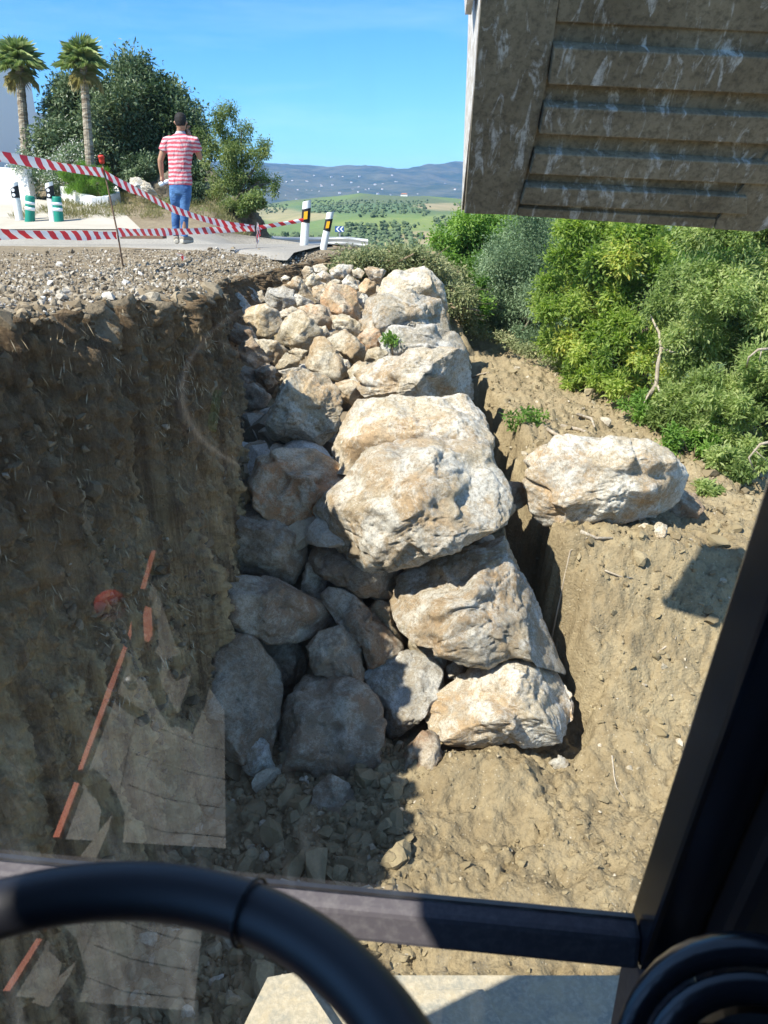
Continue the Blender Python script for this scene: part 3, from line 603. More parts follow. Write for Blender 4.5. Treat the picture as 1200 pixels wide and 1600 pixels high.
rs = np.random.RandomState(12)
hm = MB().box((0, 0, 6), (26, 16, 12)); 
h0 = None
for i in range(64):
    px_, d_ = rs.uniform(425, 722), rs.uniform(3900, 6000); xx = (px_ - 600) / FPX / .93 * d_
    if rs.rand() < .25: xx = (rs.normal(545, 30) - 600) / FPX / .93 * d_
    zz = mtn_z(xx, d_)
    if h0 is None:
        h0 = empty('distant_house', (xx, d_, zz)); MB().box((0, 0, 4), (16, 11, 10)).build('wall', WHITE, h0); MB().box((0, 0, 9.8), (17, 12, 2), None, .5).build('roof', ROOF, h0); h = h0
    else: h = copy_tree(h0)
    h.location = (xx, d_, zz); s_ = rs.uniform(.35, .95); h.scale = (s_, s_, s_); h.rotation_euler = (0, 0, rs.uniform(-.6, .6))
    h['label'] = 'tiny white house dotted on the blue mountainside beyond the valley'; h['category'] = 'house'; h['group'] = 'white houses on the far mountainside'
# farmhouse on the crest of the nearer hill
fx = (627 - 600) / FPX / .94 * 1430; fz = float(valley_z(np.array([fx]), np.array([1430.]))[0])
fh = empty('farmhouse', (fx, 1430, fz), label='low farmhouse with a reddish roof on the crest of the olive hill', category='house')
MB().box((0, 0, 1.6), (12, 7, 3.4)).build('wall', WHITE, fh); MB().box((0, 0, 4.2), (13, 8, 1.8), None, .6).build('roof', ROOF, fh)
# olive trees as dots on the hills
def leafmat(name, stops, trans=.35, rough=.55):
    t = NT(name); a = t.new('ShaderNodeVertexColor', layer_name='tint'); sp = t.new('ShaderNodeSeparateColor'); t.l.new(a.outputs[0], sp.inputs[0])
    c = t.ramp(sp.outputs[0], stops); t.fin(c, rough, spec=.35)
    tr = t.new('ShaderNodeBsdfTranslucent'); hv = t.new('ShaderNodeHueSaturation'); hv.inputs['Value'].default_value = 1.3; hv.inputs['Saturation'].default_value = 1.15
    t.l.new(c, hv.inputs['Color']); t.l.new(hv.outputs[0], tr.inputs[0])
    ms = t.new('ShaderNodeMixShader'); ms.inputs[0].default_value = trans; t.l.new(t.b.outputs[0], ms.inputs[1]); t.l.new(tr.outputs[0], ms.inputs[2]); t.l.new(ms.outputs[0], t.out.inputs[0]); return t.m
OLV = leafmat('olive_grove_foliage', [(0, (.06, .095, .04)), (1, (.13, .17, .075))], 0.0, .9)
pts = []
for k in range(5200):
    py_ = rs.uniform(314, 404); px_ = rs.uniform(415, 735)
    # distance by lookup on the hill
    a_ = (px_ - 600) / FPX / .94
    d_ = np.geomspace(200, 1450, 400); zz = valley_z(a_ * d_, d_); X1, Y1 = px_of(np.stack([a_ * d_, d_, zz], 1)); vis = np.minimum.accumulate(Y1); j = np.argmax(Y1 <= py_)
    if j <= 0: continue
    g = perlin(np.array([[px_ * .022, py_ * .06, 3.3]]))[0]
    if g < .24 and not (505 < px_ < 660 and 314 < py_ < 334) and not (545 < px_ < 640 and 352 < py_ < 392): continue
    dd = d_[j]; row = 16.0; dd = round(dd / row) * row; xx = a_ * dd; xx = round(xx / 9.0) * 9.0 + rs.normal() * 1.6
    pts.append((xx, dd + rs.normal() * 2.5, float(valley_z(np.array([xx]), np.array([dd]))[0]) + 1.2))
scatter_stones('olive_grove', np.array(pts), rs.uniform(1.0, 2.1, len(pts)), OLV, 1, 4, label='olive trees in rows dotting the green hill across the valley', category='trees')
# air
t = bpy.data.materials.new('thin_haze'); t.use_nodes = True; nt_ = t.node_tree
for n_ in list(nt_.nodes):
    if n_.type != 'OUTPUT_MATERIAL': nt_.nodes.remove(n_)
pv = nt_.nodes.new('ShaderNodeVolumePrincipled'); pv.inputs['Color'].default_value = (.22, .50, 1.0, 1); pv.inputs['Density'].default_value = .8e-4; pv.inputs['Anisotropy'].default_value = .1
nt_.links.new(pv.outputs[0], nt_.nodes['Material Output'].inputs['Volume'])
MB().box((0, 4700, 70), (42000, 13000, 590)).build('haze', t, kind='stuff')
# ------------------------------------------------------------------ vegetation
def leaves(name, C, S, n, l, w, mat, parent=None, seed=0, droop=.2, shell=.3, tint=(0, 1), squash=1.0, **props):
    """leaf blades round clump centres C (k,3) with radii S (k,)"""
    rs = np.random.RandomState(seed); C = np.asarray(C, float); S = np.asarray(S, float); k = len(C)
    idx = rs.choice(k, n, p=S ** 2 / (S ** 2).sum()); d = rs.normal(size=(n, 3)); d /= np.linalg.norm(d, axis=1)[:, None]
    rr = S[idx] * (shell + (1 - shell) * rs.rand(n)) * (1 + .3 * np.clip(rs.normal(size=n), -2, 1.5)); off = d * rr[:, None]; off[:, 2] *= squash; P = C[idx] + off
    ax = d * .8 + rs.normal(size=(n, 3)) * .8 + np.array([0, 0, -droop]); ax /= np.linalg.norm(ax, axis=1)[:, None]
    sd = np.cross(ax, rs.normal(size=(n, 3)) * .6 + np.array([0, 0, 1.0])); sd /= np.linalg.norm(sd, axis=1)[:, None] + 1e-9; nm = np.cross(sd, ax)
    L = l * rs.uniform(.6, 1.25, n)[:, None]; W = w * rs.uniform(.7, 1.2, n)[:, None]
    V = np.stack([P, P + ax * L * .5 + sd * W * .5 + nm * W * .18, P + ax * L, P + ax * L * .5 - sd * W * .5 + nm * W * .18], 1)
    b = (np.arange(n) * 4)[:, None]; F = np.concatenate([b + np.array([0, 1, 2]), b + np.array([0, 2, 3])]).reshape(-1, 3)
    me = mesh_np(name, V.reshape(-1, 3), F, False)
    cl = rs.uniform(0, 1, k); tv = np.clip(.55 * cl[idx] + .45 * rs.rand(n), 0, 1) * (tint[1] - tint[0]) + tint[0]
    c4 = np.stack([tv, tv, tv, np.ones(n)], 1).repeat(4, 0).astype(np.float32); a = me.color_attributes.new('tint', 'FLOAT_COLOR', 'POINT'); a.data.foreach_set('color', c4.ravel())
    return new_obj(name, me, mat, parent, **props)
def barkmat(name, a, b, sc=6):
    t = NT(name); co = t.co('Object', (1, 1, .35)); n = t.noise(co, sc, 8, .7, .5)
    return t.fin(t.mix(t.ramp(n, [(.4, 0), (.62, 1)]), a, b), .95, t.bump(n, .8, .03))
BARK = barkmat('grey_brown_bark', (.10, .075, .05), (.22, .18, .135)); PALE_BARK = barkmat('pale_bare_wood', (.32, .26, .19), (.52, .45, .35), 20); TWIG = barkmat('dry_twig', (.20, .145, .085), (.36, .28, .18), 20)
YEL = leafmat('yellow_green_leaves', [(0, (.06, .12, .03)), (.4, (.25, .36, .07)), (.82, (.50, .56, .16)), (1, (.70, .60, .15))], .55)
PALE = leafmat('pale_green_leaves', [(0, (.08, .13, .035)), (.5, (.29, .38, .12)), (1, (.60, .64, .30))], .55)
GREY = leafmat('grey_green_leaves', [(0, (.07, .12, .06)), (.5, (.18, .26, .13)), (1, (.36, .45, .27))], .3)
FRESH = leafmat('fresh_green_leaves', [(0, (.045, .10, .02)), (.5, (.15, .28, .05)), (1, (.33, .47, .11))], .45)
DARK = leafmat('dark_carob_leaves', [(0, (.02, .04, .016)), (.5, (.08, .125, .055)), (1, (.30, .36, .20))], .25, .4)
ALM = leafmat('light_almond_leaves', [(0, (.05, .085, .025)), (.5, (.17, .23, .07)), (1, (.38, .42, .17))], .4)
DULL = leafmat('wilting_leaves', [(0, (.10, .13, .05)), (.5, (.22, .25, .11)), (.85, (.38, .38, .20)), (1, (.48, .40, .22))], .3, .8)
def blob(px, py, y, rpx, n, seed, fx=1.0, fy=1.0, depth=1.0, clump=.3):
    """clump centres spread through an ellipsoid round a point"""
    rs = np.random.RandomState(seed); c = at(px, py, y); s = np.linalg.norm(c - CAM) / FPX * rpx
    d = rs.normal(size=(n, 3)); d /= np.linalg.norm(d, axis=1)[:, None]; r = rs.rand(n) ** .4
    P = c + d * r[:, None] * np.array([s * fx, s * depth, s * fy]); return P, rs.uniform(.6, 1.3, n) * clump * s
def tree(name, label, cat, base, blobs, nleaf, l, w, mat, seed, bark=BARK, tr=.08, limbs=7, droop=.2, group=None, crown_='crown'):
    Cs = np.concatenate([b[0] for b in blobs]); Ss = np.concatenate([b[1] for b in blobs]); rs = random.Random(seed)
    root = empty(name, tuple(base), label=label, category=cat)
    if group: root['group'] = group
    b = np.array(base); leaves(crown_, Cs - b, Ss, nleaf, l, w, mat, root, seed, droop)
    cen = Cs.mean(0) - b; tb = MB(); mid = Vector(cen * .55); mid.z = cen[2] * .45
    tb.tube([(0, 0, -.3), (tr * .5, 0, mid.z * .4), mid], [tr * 1.2, tr, tr * .75], 9)
    idx = list(range(len(Cs))); rs.shuffle(idx)
    for j in idx[:limbs]:
        e = Vector(Cs[j] - b); m1 = mid.lerp(e, .5) + Vector((rs.uniform(-.1, .1), rs.uniform(-.1, .1), rs.uniform(.0, .15))) * (e - mid).length
        tb.tube([mid, m1, e], [tr * .55, tr * .32, tr * .12], 6)
    tb.build('trunk', bark, root, True); return root
def gz(x, y): return float(ground_z(np.array([x]), np.array([y]))[0])
def base_at(px, py, y):
    p = at(px, py, y); return (p[0], p[1], gz(p[0], p[1]))
# right hand thicket
tree('shrub_tree', 'bright green bush beside the far end of the wall, just left under the bucket', 'tree', base_at(735, 460, 13.5), [blob(735, 405, 13, 62, 40, 1, .8, 1.1), blob(728, 470, 10.6, 40, 26, 2), blob(790, 370, 14.5, 56, 20, 3)], 46000, .07, .03, FRESH, 1)
tree('shrub_tree', 'grey green fine leaved tree between the bright bush and the yellowish tree', 'tree', base_at(820, 500, 11.5), [blob(815, 440, 11.2, 84, 60, 4, .85, 1.15), blob(848, 520, 10.2, 44, 22, 5), blob(765, 485, 11, 36, 16, 6)], 76000, .05, .015, GREY, 2, tr=.06)
tree('shrub_tree', 'large yellow tinged leafy tree right of the grey green one, behind the lone boulder', 'tree', base_at(980, 600, 8.2), [blob(950, 450, 8.3, 118, 110, 7, .85, 1.15, .8, .17), blob(935, 570, 7.6, 54, 30, 8, 1, 1, 1, .2), blob(1010, 575, 7.3, 76, 44, 9, 1, 1, 1, .17), blob(1000, 380, 8.8, 76, 36, 31, 1, 1, 1, .2)], 105000, .062, .024, YEL, 3, tr=.09)
tree('shrub_tree', 'pale green small leaved tree filling the right edge above the black pillar', 'tree', base_at(1190, 700, 6.6), [blob(1150, 480, 6.6, 135, 110, 10, .78, 1.2, .8, .16), blob(1180, 655, 5.8, 90, 56, 11, 1, 1, .8, .18), blob(1090, 640, 6.3, 56, 26, 12)], 115000, .05, .017, PALE, 4, tr=.07)
tree('shrub_tree', 'dark leafy tree in the back of the thicket under the bucket\'s lower edge', 'tree', base_at(1050, 400, 13), [blob(900, 400, 15, 90, 24, 13, 1.2, .9), blob(1080, 380, 13, 130, 34, 14, 1.1, .9), blob(1220, 380, 12, 110, 20, 15)], 42000, .075, .034, FRESH, 5)
for i, (px_, py_, d_, r_, n_, m_, lab) in enumerate([
    (1085, 690, 5.7, 34, 2600, FRESH, 'low green shrub at the foot of the thicket right of the lone boulder'),
    (1150, 720, 5.3, 34, 2600, PALE, 'pale low shrub at the foot of the thicket beside the pillar'),
    (1010, 640, 6.6, 30, 2200, FRESH, 'low shrub between the lone boulder and the yellowish tree'),
    (940, 590, 8.4, 26, 2200, FRESH, 'small green shrub at the left foot of the yellowish tree'),
    (1110, 760, 4.9, 16, 500, PALE, 'sprig of green leaves on the soil right of the lone boulder'),
    (822, 655, 6.1, 26, 600, FRESH, 'green weed growing on the soil behind the lone boulder'),
    (614, 532, 6.15, 15, 160, FRESH, 'tiny green weed on top of the grey speckled crest boulder'),
    (325, 336, 19.0, 9, 200, FRESH, 'bright green weed at the foot of the rocky outcrop right of the man')]):
    P_, S_ = blob(px_, py_, d_, r_, 12, 50 + i, 1.2, .6 if i != 6 else .5, 1.0, .38)
    p = at(px_, py_ + r_ * .55, d_); o = empty('low_shrub' if i < 4 else 'weed', tuple(p), label=lab, category='shrub' if i < 4 else 'weed')
    leaves('foliage', P_ - p, S_, n_, .05 if d_ < 10 else .09, .018 if d_ < 10 else .03, m_, o, 60 + i)
    mb = MB()
    for q in P_[:6]: mb.tube([(0, 0, -.1), tuple((q - p) * .5 + np.array([0, 0, .02])), tuple(q - p)], [.006, .004, .002], 5)
    mb.build('stem', TWIG, o, True)
# bare branches hanging out of the thicket
def branch(name, label, px_pts, r0, mat, sub=(), cat='branch', **k):
    P_ = [at(a, b, d) for a, b, d in px_pts]; o = empty(name, tuple(P_[0]), label=label, category=cat, **k)
    MB().tube([p - P_[0] for p in P_], list(np.linspace(r0, r0 * .35, len(P_))), 7).build('stem', mat, o, True)
    for s_ in sub:
        Q = [at(a, b, d) for a, b, d in s_]; MB().tube([q - P_[0] for q in Q], list(np.linspace(r0 * .5, r0 * .15, len(Q))), 6).build('twig', mat, o, True)
    return o
branch('bare_branch', 'bleached forked branch hanging in front of the yellowish tree', [(1012, 622, 6.6), (1026, 600, 6.6), (1028, 570, 6.6), (1033, 545, 6.6), (1030, 520, 6.7), (1016, 492, 6.8)], .024, PALE_BARK,
       [[(1033, 543, 6.6), (1050, 550, 6.5), (1080, 545, 6.5), (1112, 536, 6.5)], [(1072, 547, 6.5), (1072, 520, 6.6), (1076, 500, 6.7)], [(1026, 600, 6.6), (1034, 618, 6.5), (1040, 632, 6.5)], [(1016, 612, 6.6), (1006, 630, 6.5)]])
branch('bare_branch', 'thin grey branch arching at the right edge above the black pillar', [(1200, 545, 5.6), (1185, 546, 5.6), (1170, 558, 5.6), (1166, 575, 5.7)], .012, PALE_BARK, [[(1190, 546, 5.6), (1186, 565, 5.6)]])
branch('bare_branch', 'thin curved branch low at the right edge by the pale shrub', [(1205, 690, 5.2), (1188, 694, 5.2), (1170, 715, 5.2), (1178, 735, 5.2)], .012, PALE_BARK, [[(1178, 702, 5.2), (1200, 722, 5.2)]])
# brushwood heap behind the far end of the wall
rs = np.random.RandomState(5); Cb = []; mbt = MB()
for k in range(170):
    a = rs.rand(); px_ = 528 + a * 160 + rs.normal() * 5; py_ = 412 - 12 * math.sin(a * 3.1) + rs.uniform(-4, 16); d_ = rs.uniform(9.7, 11.2); p = at(px_, py_, d_); p[2] = max(p[2], float(ground_z(p[:1], p[1:2])[0]) + .05); Cb.append(p)
for k in range(70):
    a = rs.rand() * .62; Cb.append(at(692 + a * 52 + rs.normal() * 10, 425 + a * 95 + rs.uniform(-16, 18), 10.8 - 2.2 * a + rs.uniform(-.2, .5)))
Cb = np.array(Cb); b0 = Cb.mean(0); b0[2] = Cb[:, 2].min()
bh = empty('brushwood_heap', tuple(b0), label='heap of cut leafy branches at the far end of the rock wall', category='brushwood')
leaves('foliage', Cb - b0, np.full(len(Cb), .14), 34000, .06, .024, DULL, bh, 9, .3, .1)
for k in range(60):
    p = Cb[rs.randint(len(Cb))] - b0; d_ = rs.normal(size=3) * np.array([.5, .3, .12]); mbt.tube([tuple(p - d_ * .6), tuple(p + rs.normal(size=3) * .03), tuple(p + d_ * .6)], [.012, .009, .004], 5)
mbt.build('twig', TWIG, bh, True, kind='stuff')
branch('cut_branch', 'long reddish cut branch lying across the brushwood by the guardrail', [(505, 384, 12.3), (540, 388, 12.0), (580, 394, 11.6), (600, 393, 11.4)], .022, TWIG)
# debris band at the foot of the thicket
Cb = np.array([at(710 + a * 230 + rs.normal() * 8, 500 + a * 90 + rs.uniform(-8, 8), 10.6 - a * 2.6) for a in rs.rand(60)]); b0 = Cb.mean(0); b0[2] = Cb[:, 2].min()
dh = empty('leaf_litter', tuple(b0), label='low band of torn leafy debris between the bare soil and the thicket', category='debris')
leaves('foliage', Cb - b0, np.full(len(Cb), .14), 5200, .05, .02, DULL, dh, 19, .3, .1, squash=.4)
# roots and twigs on the soil
for i, (pts, r, lab) in enumerate([
    ([(846, 662, 6.0), (880, 673, 5.8), (905, 669, 5.7)], .018, 'pale stick lying on the soil above the lone boulder'),
    ([(880, 640, 6.4), (905, 650, 6.2), (925, 655, 6.1)], .02, 'splintered yellow stick in the debris behind the lone boulder'),
    ([(905, 625, 6.7), (925, 645, 6.4), (930, 660, 6.2)], .016, 'upright split piece of wood in the debris behind the lone boulder'),
    ([(905, 853, 3.86), (930, 850, 3.88), (955, 855, 3.86)], .012, 'pale root lying on the soil in front of the lone boulder'),
    ([(945, 888, 3.72), (970, 892, 3.7), (990, 893, 3.7)], .006, 'thin dry root on the bank below the lone boulder'),
    ([(866, 880, 3.78), (890, 870, 3.82), (915, 862, 3.85)], .006, 'thin root sticking out over the dark slot'),
    ([(1040, 945, 3.45), (1068, 925, 3.5), (1070, 918, 3.52)], .006, 'bent root in the bucket shadow on the right bank'),
    ([(965, 1122, 2.98), (969, 1150, 2.9), (972, 1172, 2.84), (990, 1195, 2.78)], .005, 'thin pale root on the soil right of the wall foot'),
    ([(735, 545, 8.6), (752, 552, 8.3), (765, 562, 8.0)], .014, 'dark stick beside the wall crest at the soil\'s far left'),
    ([(0, 638, 2.75), (16, 646, 2.75), (30, 660, 2.75), (60, 672, 2.8)], .006, 'pale root poking out at the left edge of the cliff'),
    ([(75, 655, 2.9), (100, 685, 2.9), (120, 712, 2.92)], .004, 'fine drooping root on the upper cliff face')]):
    P_ = []
    for a, b, d in pts:
        p = at(a, b, d)
        if p[0] > .6: p[2] = float(tg_z(np.array([p[0]]), np.array([p[1]]))[0]) + r * (.8 if i != 2 else 2.5)
        P_.append(p)
    o = MB().tube([tuple(p) for p in P_], [r, r * .8, r * .5, r * .4][:len(P_)], 6).build('root' if 'root' in lab else 'stick', PALE_BARK, None, True, label=lab, category='root' if 'root' in lab else 'stick')

# ------- left side garden
def lz(x, y): return float(left_z(np.array([x]), np.array([y]))[0])
def lbase(px, y):
    p = at(px, 330, y); return (p[0], y, lz(p[0], y))
tree('carob_tree', 'large dense dark green tree with a rounded crown behind the man', 'tree', lbase(195, 24), [
    blob(195, 178, 24, 80, 60, 20, 1.05, .72, .9, .26), blob(112, 185, 24, 46, 22, 21, .95, .9), blob(272, 205, 24, 52, 24, 22, .95, .95), blob(200, 215, 23.6, 90, 46, 23, 1.2, .6, .9, .26),
    blob(255, 142, 24, 26, 9, 24), blob(310, 245, 23.6, 30, 10, 27), blob(160, 130, 24, 30, 9, 28), blob(205, 118, 24, 28, 9, 29), blob(235, 262, 23, 56, 22, 30, 1.2, .7), blob(300, 275, 22.6, 34, 14, 34), blob(150, 235, 23, 60, 22, 33, 1.2, .6)], 90000, .13, .06, DARK, 20, tr=.22, limbs=12)
tree('almond_tree', 'lighter airy tree with a dark leaning trunk right of the big dark one', 'tree', lbase(362, 21.5), [
    blob(350, 210, 21.5, 36, 16, 40, 1, 1), blob(395, 262, 21.5, 34, 14, 41, 1.1, .9), blob(345, 265, 21.5, 34, 12, 42), blob(415, 232, 21.5, 20, 6, 43, .8, 1.2), blob(420, 290, 21.5, 20, 7, 44), blob(330, 300, 21.2, 20, 7, 45), blob(370, 235, 21.5, 40, 18, 46), blob(380, 285, 21.5, 34, 12, 47)], 18000, .085, .028, ALM, 21, tr=.11, limbs=16, droop=.5)
tree('tall_weed', 'feathery yellow green shrub on the outcrop below the lighter tree', 'shrub', lbase(352, 20), [blob(353, 318, 20, 20, 8, 46, .8, 1.0)], 2200, .09, .012, ALM, 22, tr=.02)
# palms
t = NT('palm_trunk_bark'); co = t.co('Object', (1, 1, 1)); w_ = t.noise(t.co('Object', (1.5, 1.5, 7)), 2.5, 6, .6, .4)
PALMB = t.fin(t.mix(t.ramp(w_, [(.4, 0), (.6, 1)]), (.17, .13, .09), (.40, .35, .27)), .95, t.bump(w_, 1, .05))
PALML = leafmat('palm_frond_green', [(0, (.10, .16, .05)), (.5, (.24, .32, .11)), (1, (.48, .52, .25))], .3)
PALMD = leafmat('palm_frond_straw', [(0, (.22, .20, .08)), (1, (.40, .36, .16))], .3)
def frond_mesh(seed, dead=False):
    rs_ = random.Random(seed); V = []; F = []; pet = .42
    V += [(-.012, 0, 0), (.012, 0, 0), (.008, pet, .03), (-.008, pet, .03)]; F.append((0, 1, 2, 3)); nb = 26
    for i in range(nb):
        a = (i / (nb - 1) - .5) * R(230); L = .62 * (1 - .25 * abs(a) / R(115)) * rs_.uniform(.9, 1.1); d = Vector((math.sin(a), math.cos(a), 0)); s_ = Vector((math.cos(a), -math.sin(a), 0))
        p0 = Vector((0, pet, .03)); b = len(V); drop = rs_.uniform(.08, .2)
        p1 = p0 + d * L * .6 + Vector((0, 0, .05)); p2 = p0 + d * L + Vector((0, 0, -drop))
        V += [tuple(p0), tuple(p1 + s_ * .015), tuple(p2), tuple(p1 - s_ * .015)]; F += [(b, b + 1, b + 2), (b, b + 2, b + 3)]
    me = bpy.data.meshes.new('frond'); me.from_pydata(V, [], F); me.update(); a = me.color_attributes.new('tint', 'FLOAT_COLOR', 'POINT')
    for i in range(len(V)): v = rs_.random(); a.data[i].color = (v, v, v, 1)
    me.materials.append(PALMD if dead else PALML); return me
fm = [frond_mesh(k) for k in range(3)]; fd = frond_mesh(9, True)
def palm(px, d, pytop, pybase, rpx, lab, seed, lean=0, sc=1.0):
    top = at(px, pytop, d); b = at(px + lean, pybase, d); b[2] -= .6; root = empty('palm_tree', tuple(b), label=lab, category='palm', group='fan palms by the driveway'); rs_ = random.Random(seed)
    s_ = np.linalg.norm(b - CAM) / FPX; T_ = Vector(top - b); n = 26; pts = [T_ * (i / (n - 1)) for i in range(n)]
    MB().tube(pts, [rpx * s_ * (1.15 - .3 * i / n) * (1 + .10 * (i % 2)) for i in range(n)], 12).build('trunk', PALMB, root)
    for k in range(26):
        a = k * 2.4; el = R(80 - 4.2 * k) + rs_.uniform(-.1, .1); o = bpy.data.objects.new('frond', fd if (k > 22) else fm[k % 3]); col.objects.link(o); o.parent = root; o.location = T_
        if k > 22: el = R(-50)
        o.rotation_euler = (el, 0, a); q = sc * rs_.uniform(.85, 1.1); o.scale = (q, q, q)
    return root
palm(30, 23.5, 104, 246, 5.4, 'left palm with a pale ringed trunk standing in front of the white house', 1, 8, .80)
palm(130, 21.2, 103, 252, 5.2, 'right palm in front of the dark tree, with yellowing lower fronds', 2, 8, .70)
# shrubs
FLW = leafmat('white_flowers', [(0, (.55, .55, .48)), (1, (.85, .84, .78))], .3)
p = at(85, 300, 21.5); sh = empty('flowering_shrub', tuple(p), label='grey green shrub covered with small white flowers between the two palms', category='shrub')
bl = [blob(60, 275, 21.5, 34, 18, 70, 1.1, .9), blob(110, 255, 22, 34, 16, 71, 1.2, .7), blob(95, 295, 21.3, 30, 12, 72, 1, .7)]; Cs = np.concatenate([b[0] for b in bl]) - p; Ss = np.concatenate([b[1] for b in bl])
leaves('foliage', Cs, Ss, 11000, .075, .026, GREY, sh, 73); leaves('flower', Cs, Ss * 1.12, 2600, .05, .04, FLW, sh, 74, shell=.9, kind='stuff')
p = at(140, 318, 20.5); sh = empty('rosemary_bush', tuple(p), label='upright needle leaved green bush in the white planter', category='shrub')
bl = [blob(122, 288, 20.3, 27, 16, 75, 1, .85), blob(148, 288, 20.3, 25, 14, 76, 1, .9)]; Cs = np.concatenate([b[0] for b in bl]) - p; Ss = np.concatenate([b[1] for b in bl])
leaves('foliage', Cs, Ss, 9000, .11, .012, FRESH, sh, 77, droop=-1.6)
p = at(160, 262, 22); sh = empty('yucca', tuple(p), label='spiky yucca with long pointed leaves behind the rosemary bush', category='plant'); mb = MB(); rs_ = random.Random(4)
for k in range(46):
    a = rs_.uniform(0, 6.28); e = rs_.uniform(.15, 1.45); L = rs_.uniform(.38, .6); d = Vector((math.cos(a) * math.cos(e), math.sin(a) * math.cos(e), math.sin(e))); s_ = d.cross(Vector((0, 0, 1))).normalized() * .022
    mb.add([(0, 0, 0), tuple(d * L * .4 + s_), tuple(d * L), tuple(d * L * .4 - s_)], [(0, 1, 2), (0, 2, 3)])
mb.build('leaf', FRESH, sh, False, kind='stuff')
# dry grass and scrub on the verge bank behind the man
rs = np.random.RandomState(77)
Cb = np.array([[x_, y_, lz(x_, y_) + .03] for x_, y_ in zip(rs.uniform(-8.2, -3.2, 260), rs.uniform(17.2, 23, 260))]); b0 = Cb.mean(0)
GRASS = leafmat('dry_verge_grass', [(0, (.09, .11, .035)), (.5, (.21, .20, .08)), (1, (.38, .32, .17))], .3, .9)
leaves('verge_grass', Cb, np.full(len(Cb), .22), 12000, .13, .012, GRASS, None, 78, droop=-1.5, shell=.1, squash=.4, kind='stuff')
# low scrub over the outcrop
for i, (px_, py_, d_, r_, m_, lab) in enumerate([(300, 318, 20.3, 26, DARK, 'dark scrub growing on the bank just right of the man'), (390, 320, 20.0, 20, ALM, 'thin scrub on the right slope of the outcrop'), (225, 268, 21, 26, DARK, 'dark shrub behind the pale leaning rock'), (262, 330, 19.6, 16, DULL, 'dry brown scrub between the man\'s legs and the bank')]):
    P_, S_ = blob(px_, py_, d_, r_, 16, 150 + i, 1.3, .7, 1.0, .4); p = at(px_, py_ + r_ * .5, d_); o = empty('low_shrub', tuple(p), label=lab, category='shrub'); leaves('foliage', P_ - p, S_, 4200, .09, .04, m_, o, 160 + i)
# ------------------------------------------------------------------ house, walls, outcrop
p0 = at(0, 292, 21); p1 = at(46, 297, 20.6)
def wall_line(name, label, pts, h, th, mat, cat='wall'):
    base = pts[0]; mb = MB(); P_ = [Vector(p) for p in pts]
    for a, b in zip(P_[:-1], P_[1:]):
        d = (b - a).normalized(); n_ = Vector((-d.y, d.x, 0)).normalized() * th
        q = [a - Vector((0, 0, .4)), b - Vector((0, 0, .4)), b + n_ - Vector((0, 0, .4)), a + n_ - Vector((0, 0, .4))]; hh = [Vector((0, 0, .4 + h))] * 4
        mb.hexa([tuple(v) for v in q] + [tuple(v + w) for v, w in zip(q, hh)])
    return mb.build(name, mat, None, bevel=.015, loc=tuple(base), label=label, category=cat)
wall_line('garden_wall', 'low whitewashed wall at the left edge in front of the white house', [at(-60, 291, 21.4), at(46, 298, 21)], .52, .25, WHITE)
wall_line('planter', 'low curved whitewashed planter wall holding the rosemary bush', [at(96, 312, 21.2), at(120, 322, 20.3), at(145, 330, 19.8), at(172, 329, 19.9), at(190, 322, 20.5), at(186, 312, 21.3)], .33, .18, WHITE, 'planter')
hb = at(66, 240, 29); hs_ = empty('house', (hb[0], hb[1], 1.5), label='white house in shade with a tiled eave at the left edge', category='house')
hs_.rotation_euler = (0, 0, R(52))
t = NT('plain_white_render'); HW = t.fin((.85, .85, .83), .9)  # one even white all over
MB().hexa([(-14, 0, -1), (0, 0, -1), (0, 7, -1), (-14, 7, -1), (-14, 0, 3.9), (-.0, 0, 3.35), (-.0, 7, 3.35), (-14, 7, 3.9)]).build('wall', HW, hs_)
mb = MB()
for k in range(26):
    x_ = -1.4 - k * .5; mb.tube([(x_, -.25, 3.46 + .037 * -x_ ), (x_, .5, 3.62 + .037 * -x_)], .16, 8)
mb.build('roof_tile', ROOF, hs_, kind='stuff')
MB().box((.65, .6, .6), (1.3, .3, 3.0)).build('side_wall', HW, hs_)
t = NT('outcrop_rock'); co = t.co('Object'); n = t.noise(co, 1.5, 9, .7, .6)
OUTR = t.fin(t.mix(t.ramp(t.noise(co, 3, 8, .7), [(.4, 0), (.65, 1)]), (.07, .06, .042), (.24, .20, .14)), .95, t.bump(n, 1, .2))
def rock_px(name, label, outl, y, thick, seed, mat, cat): return boulder(outl, y, thick, seed, mat, label, 5, name=name, category=cat, group='rocks of the roadside bank', rough=2.2)
rock_px('outcrop', 'dark rocky outcrop below the lighter tree beside the road bend', [(316, 374), (322, 345), (340, 322), (365, 312), (385, 310), (400, 328), (412, 350), (424, 374), (370, 380)], 20.5, 1.1, 201, OUTR, 'rock')
rock_px('outcrop', 'dark stony bank behind the man\'s legs', [(205, 350), (215, 315), (240, 290), (275, 285), (310, 300), (318, 340), (320, 368), (250, 362)], 21.0, .9, 202, OUTR, 'rock')
rock_px('rock', 'pale grey rock leaning on the bank left of the man', [(200, 300), (205, 280), (216, 277), (235, 288), (246, 305), (225, 306)], 19.6, .6, 203, ROCK_GREY, 'rock')

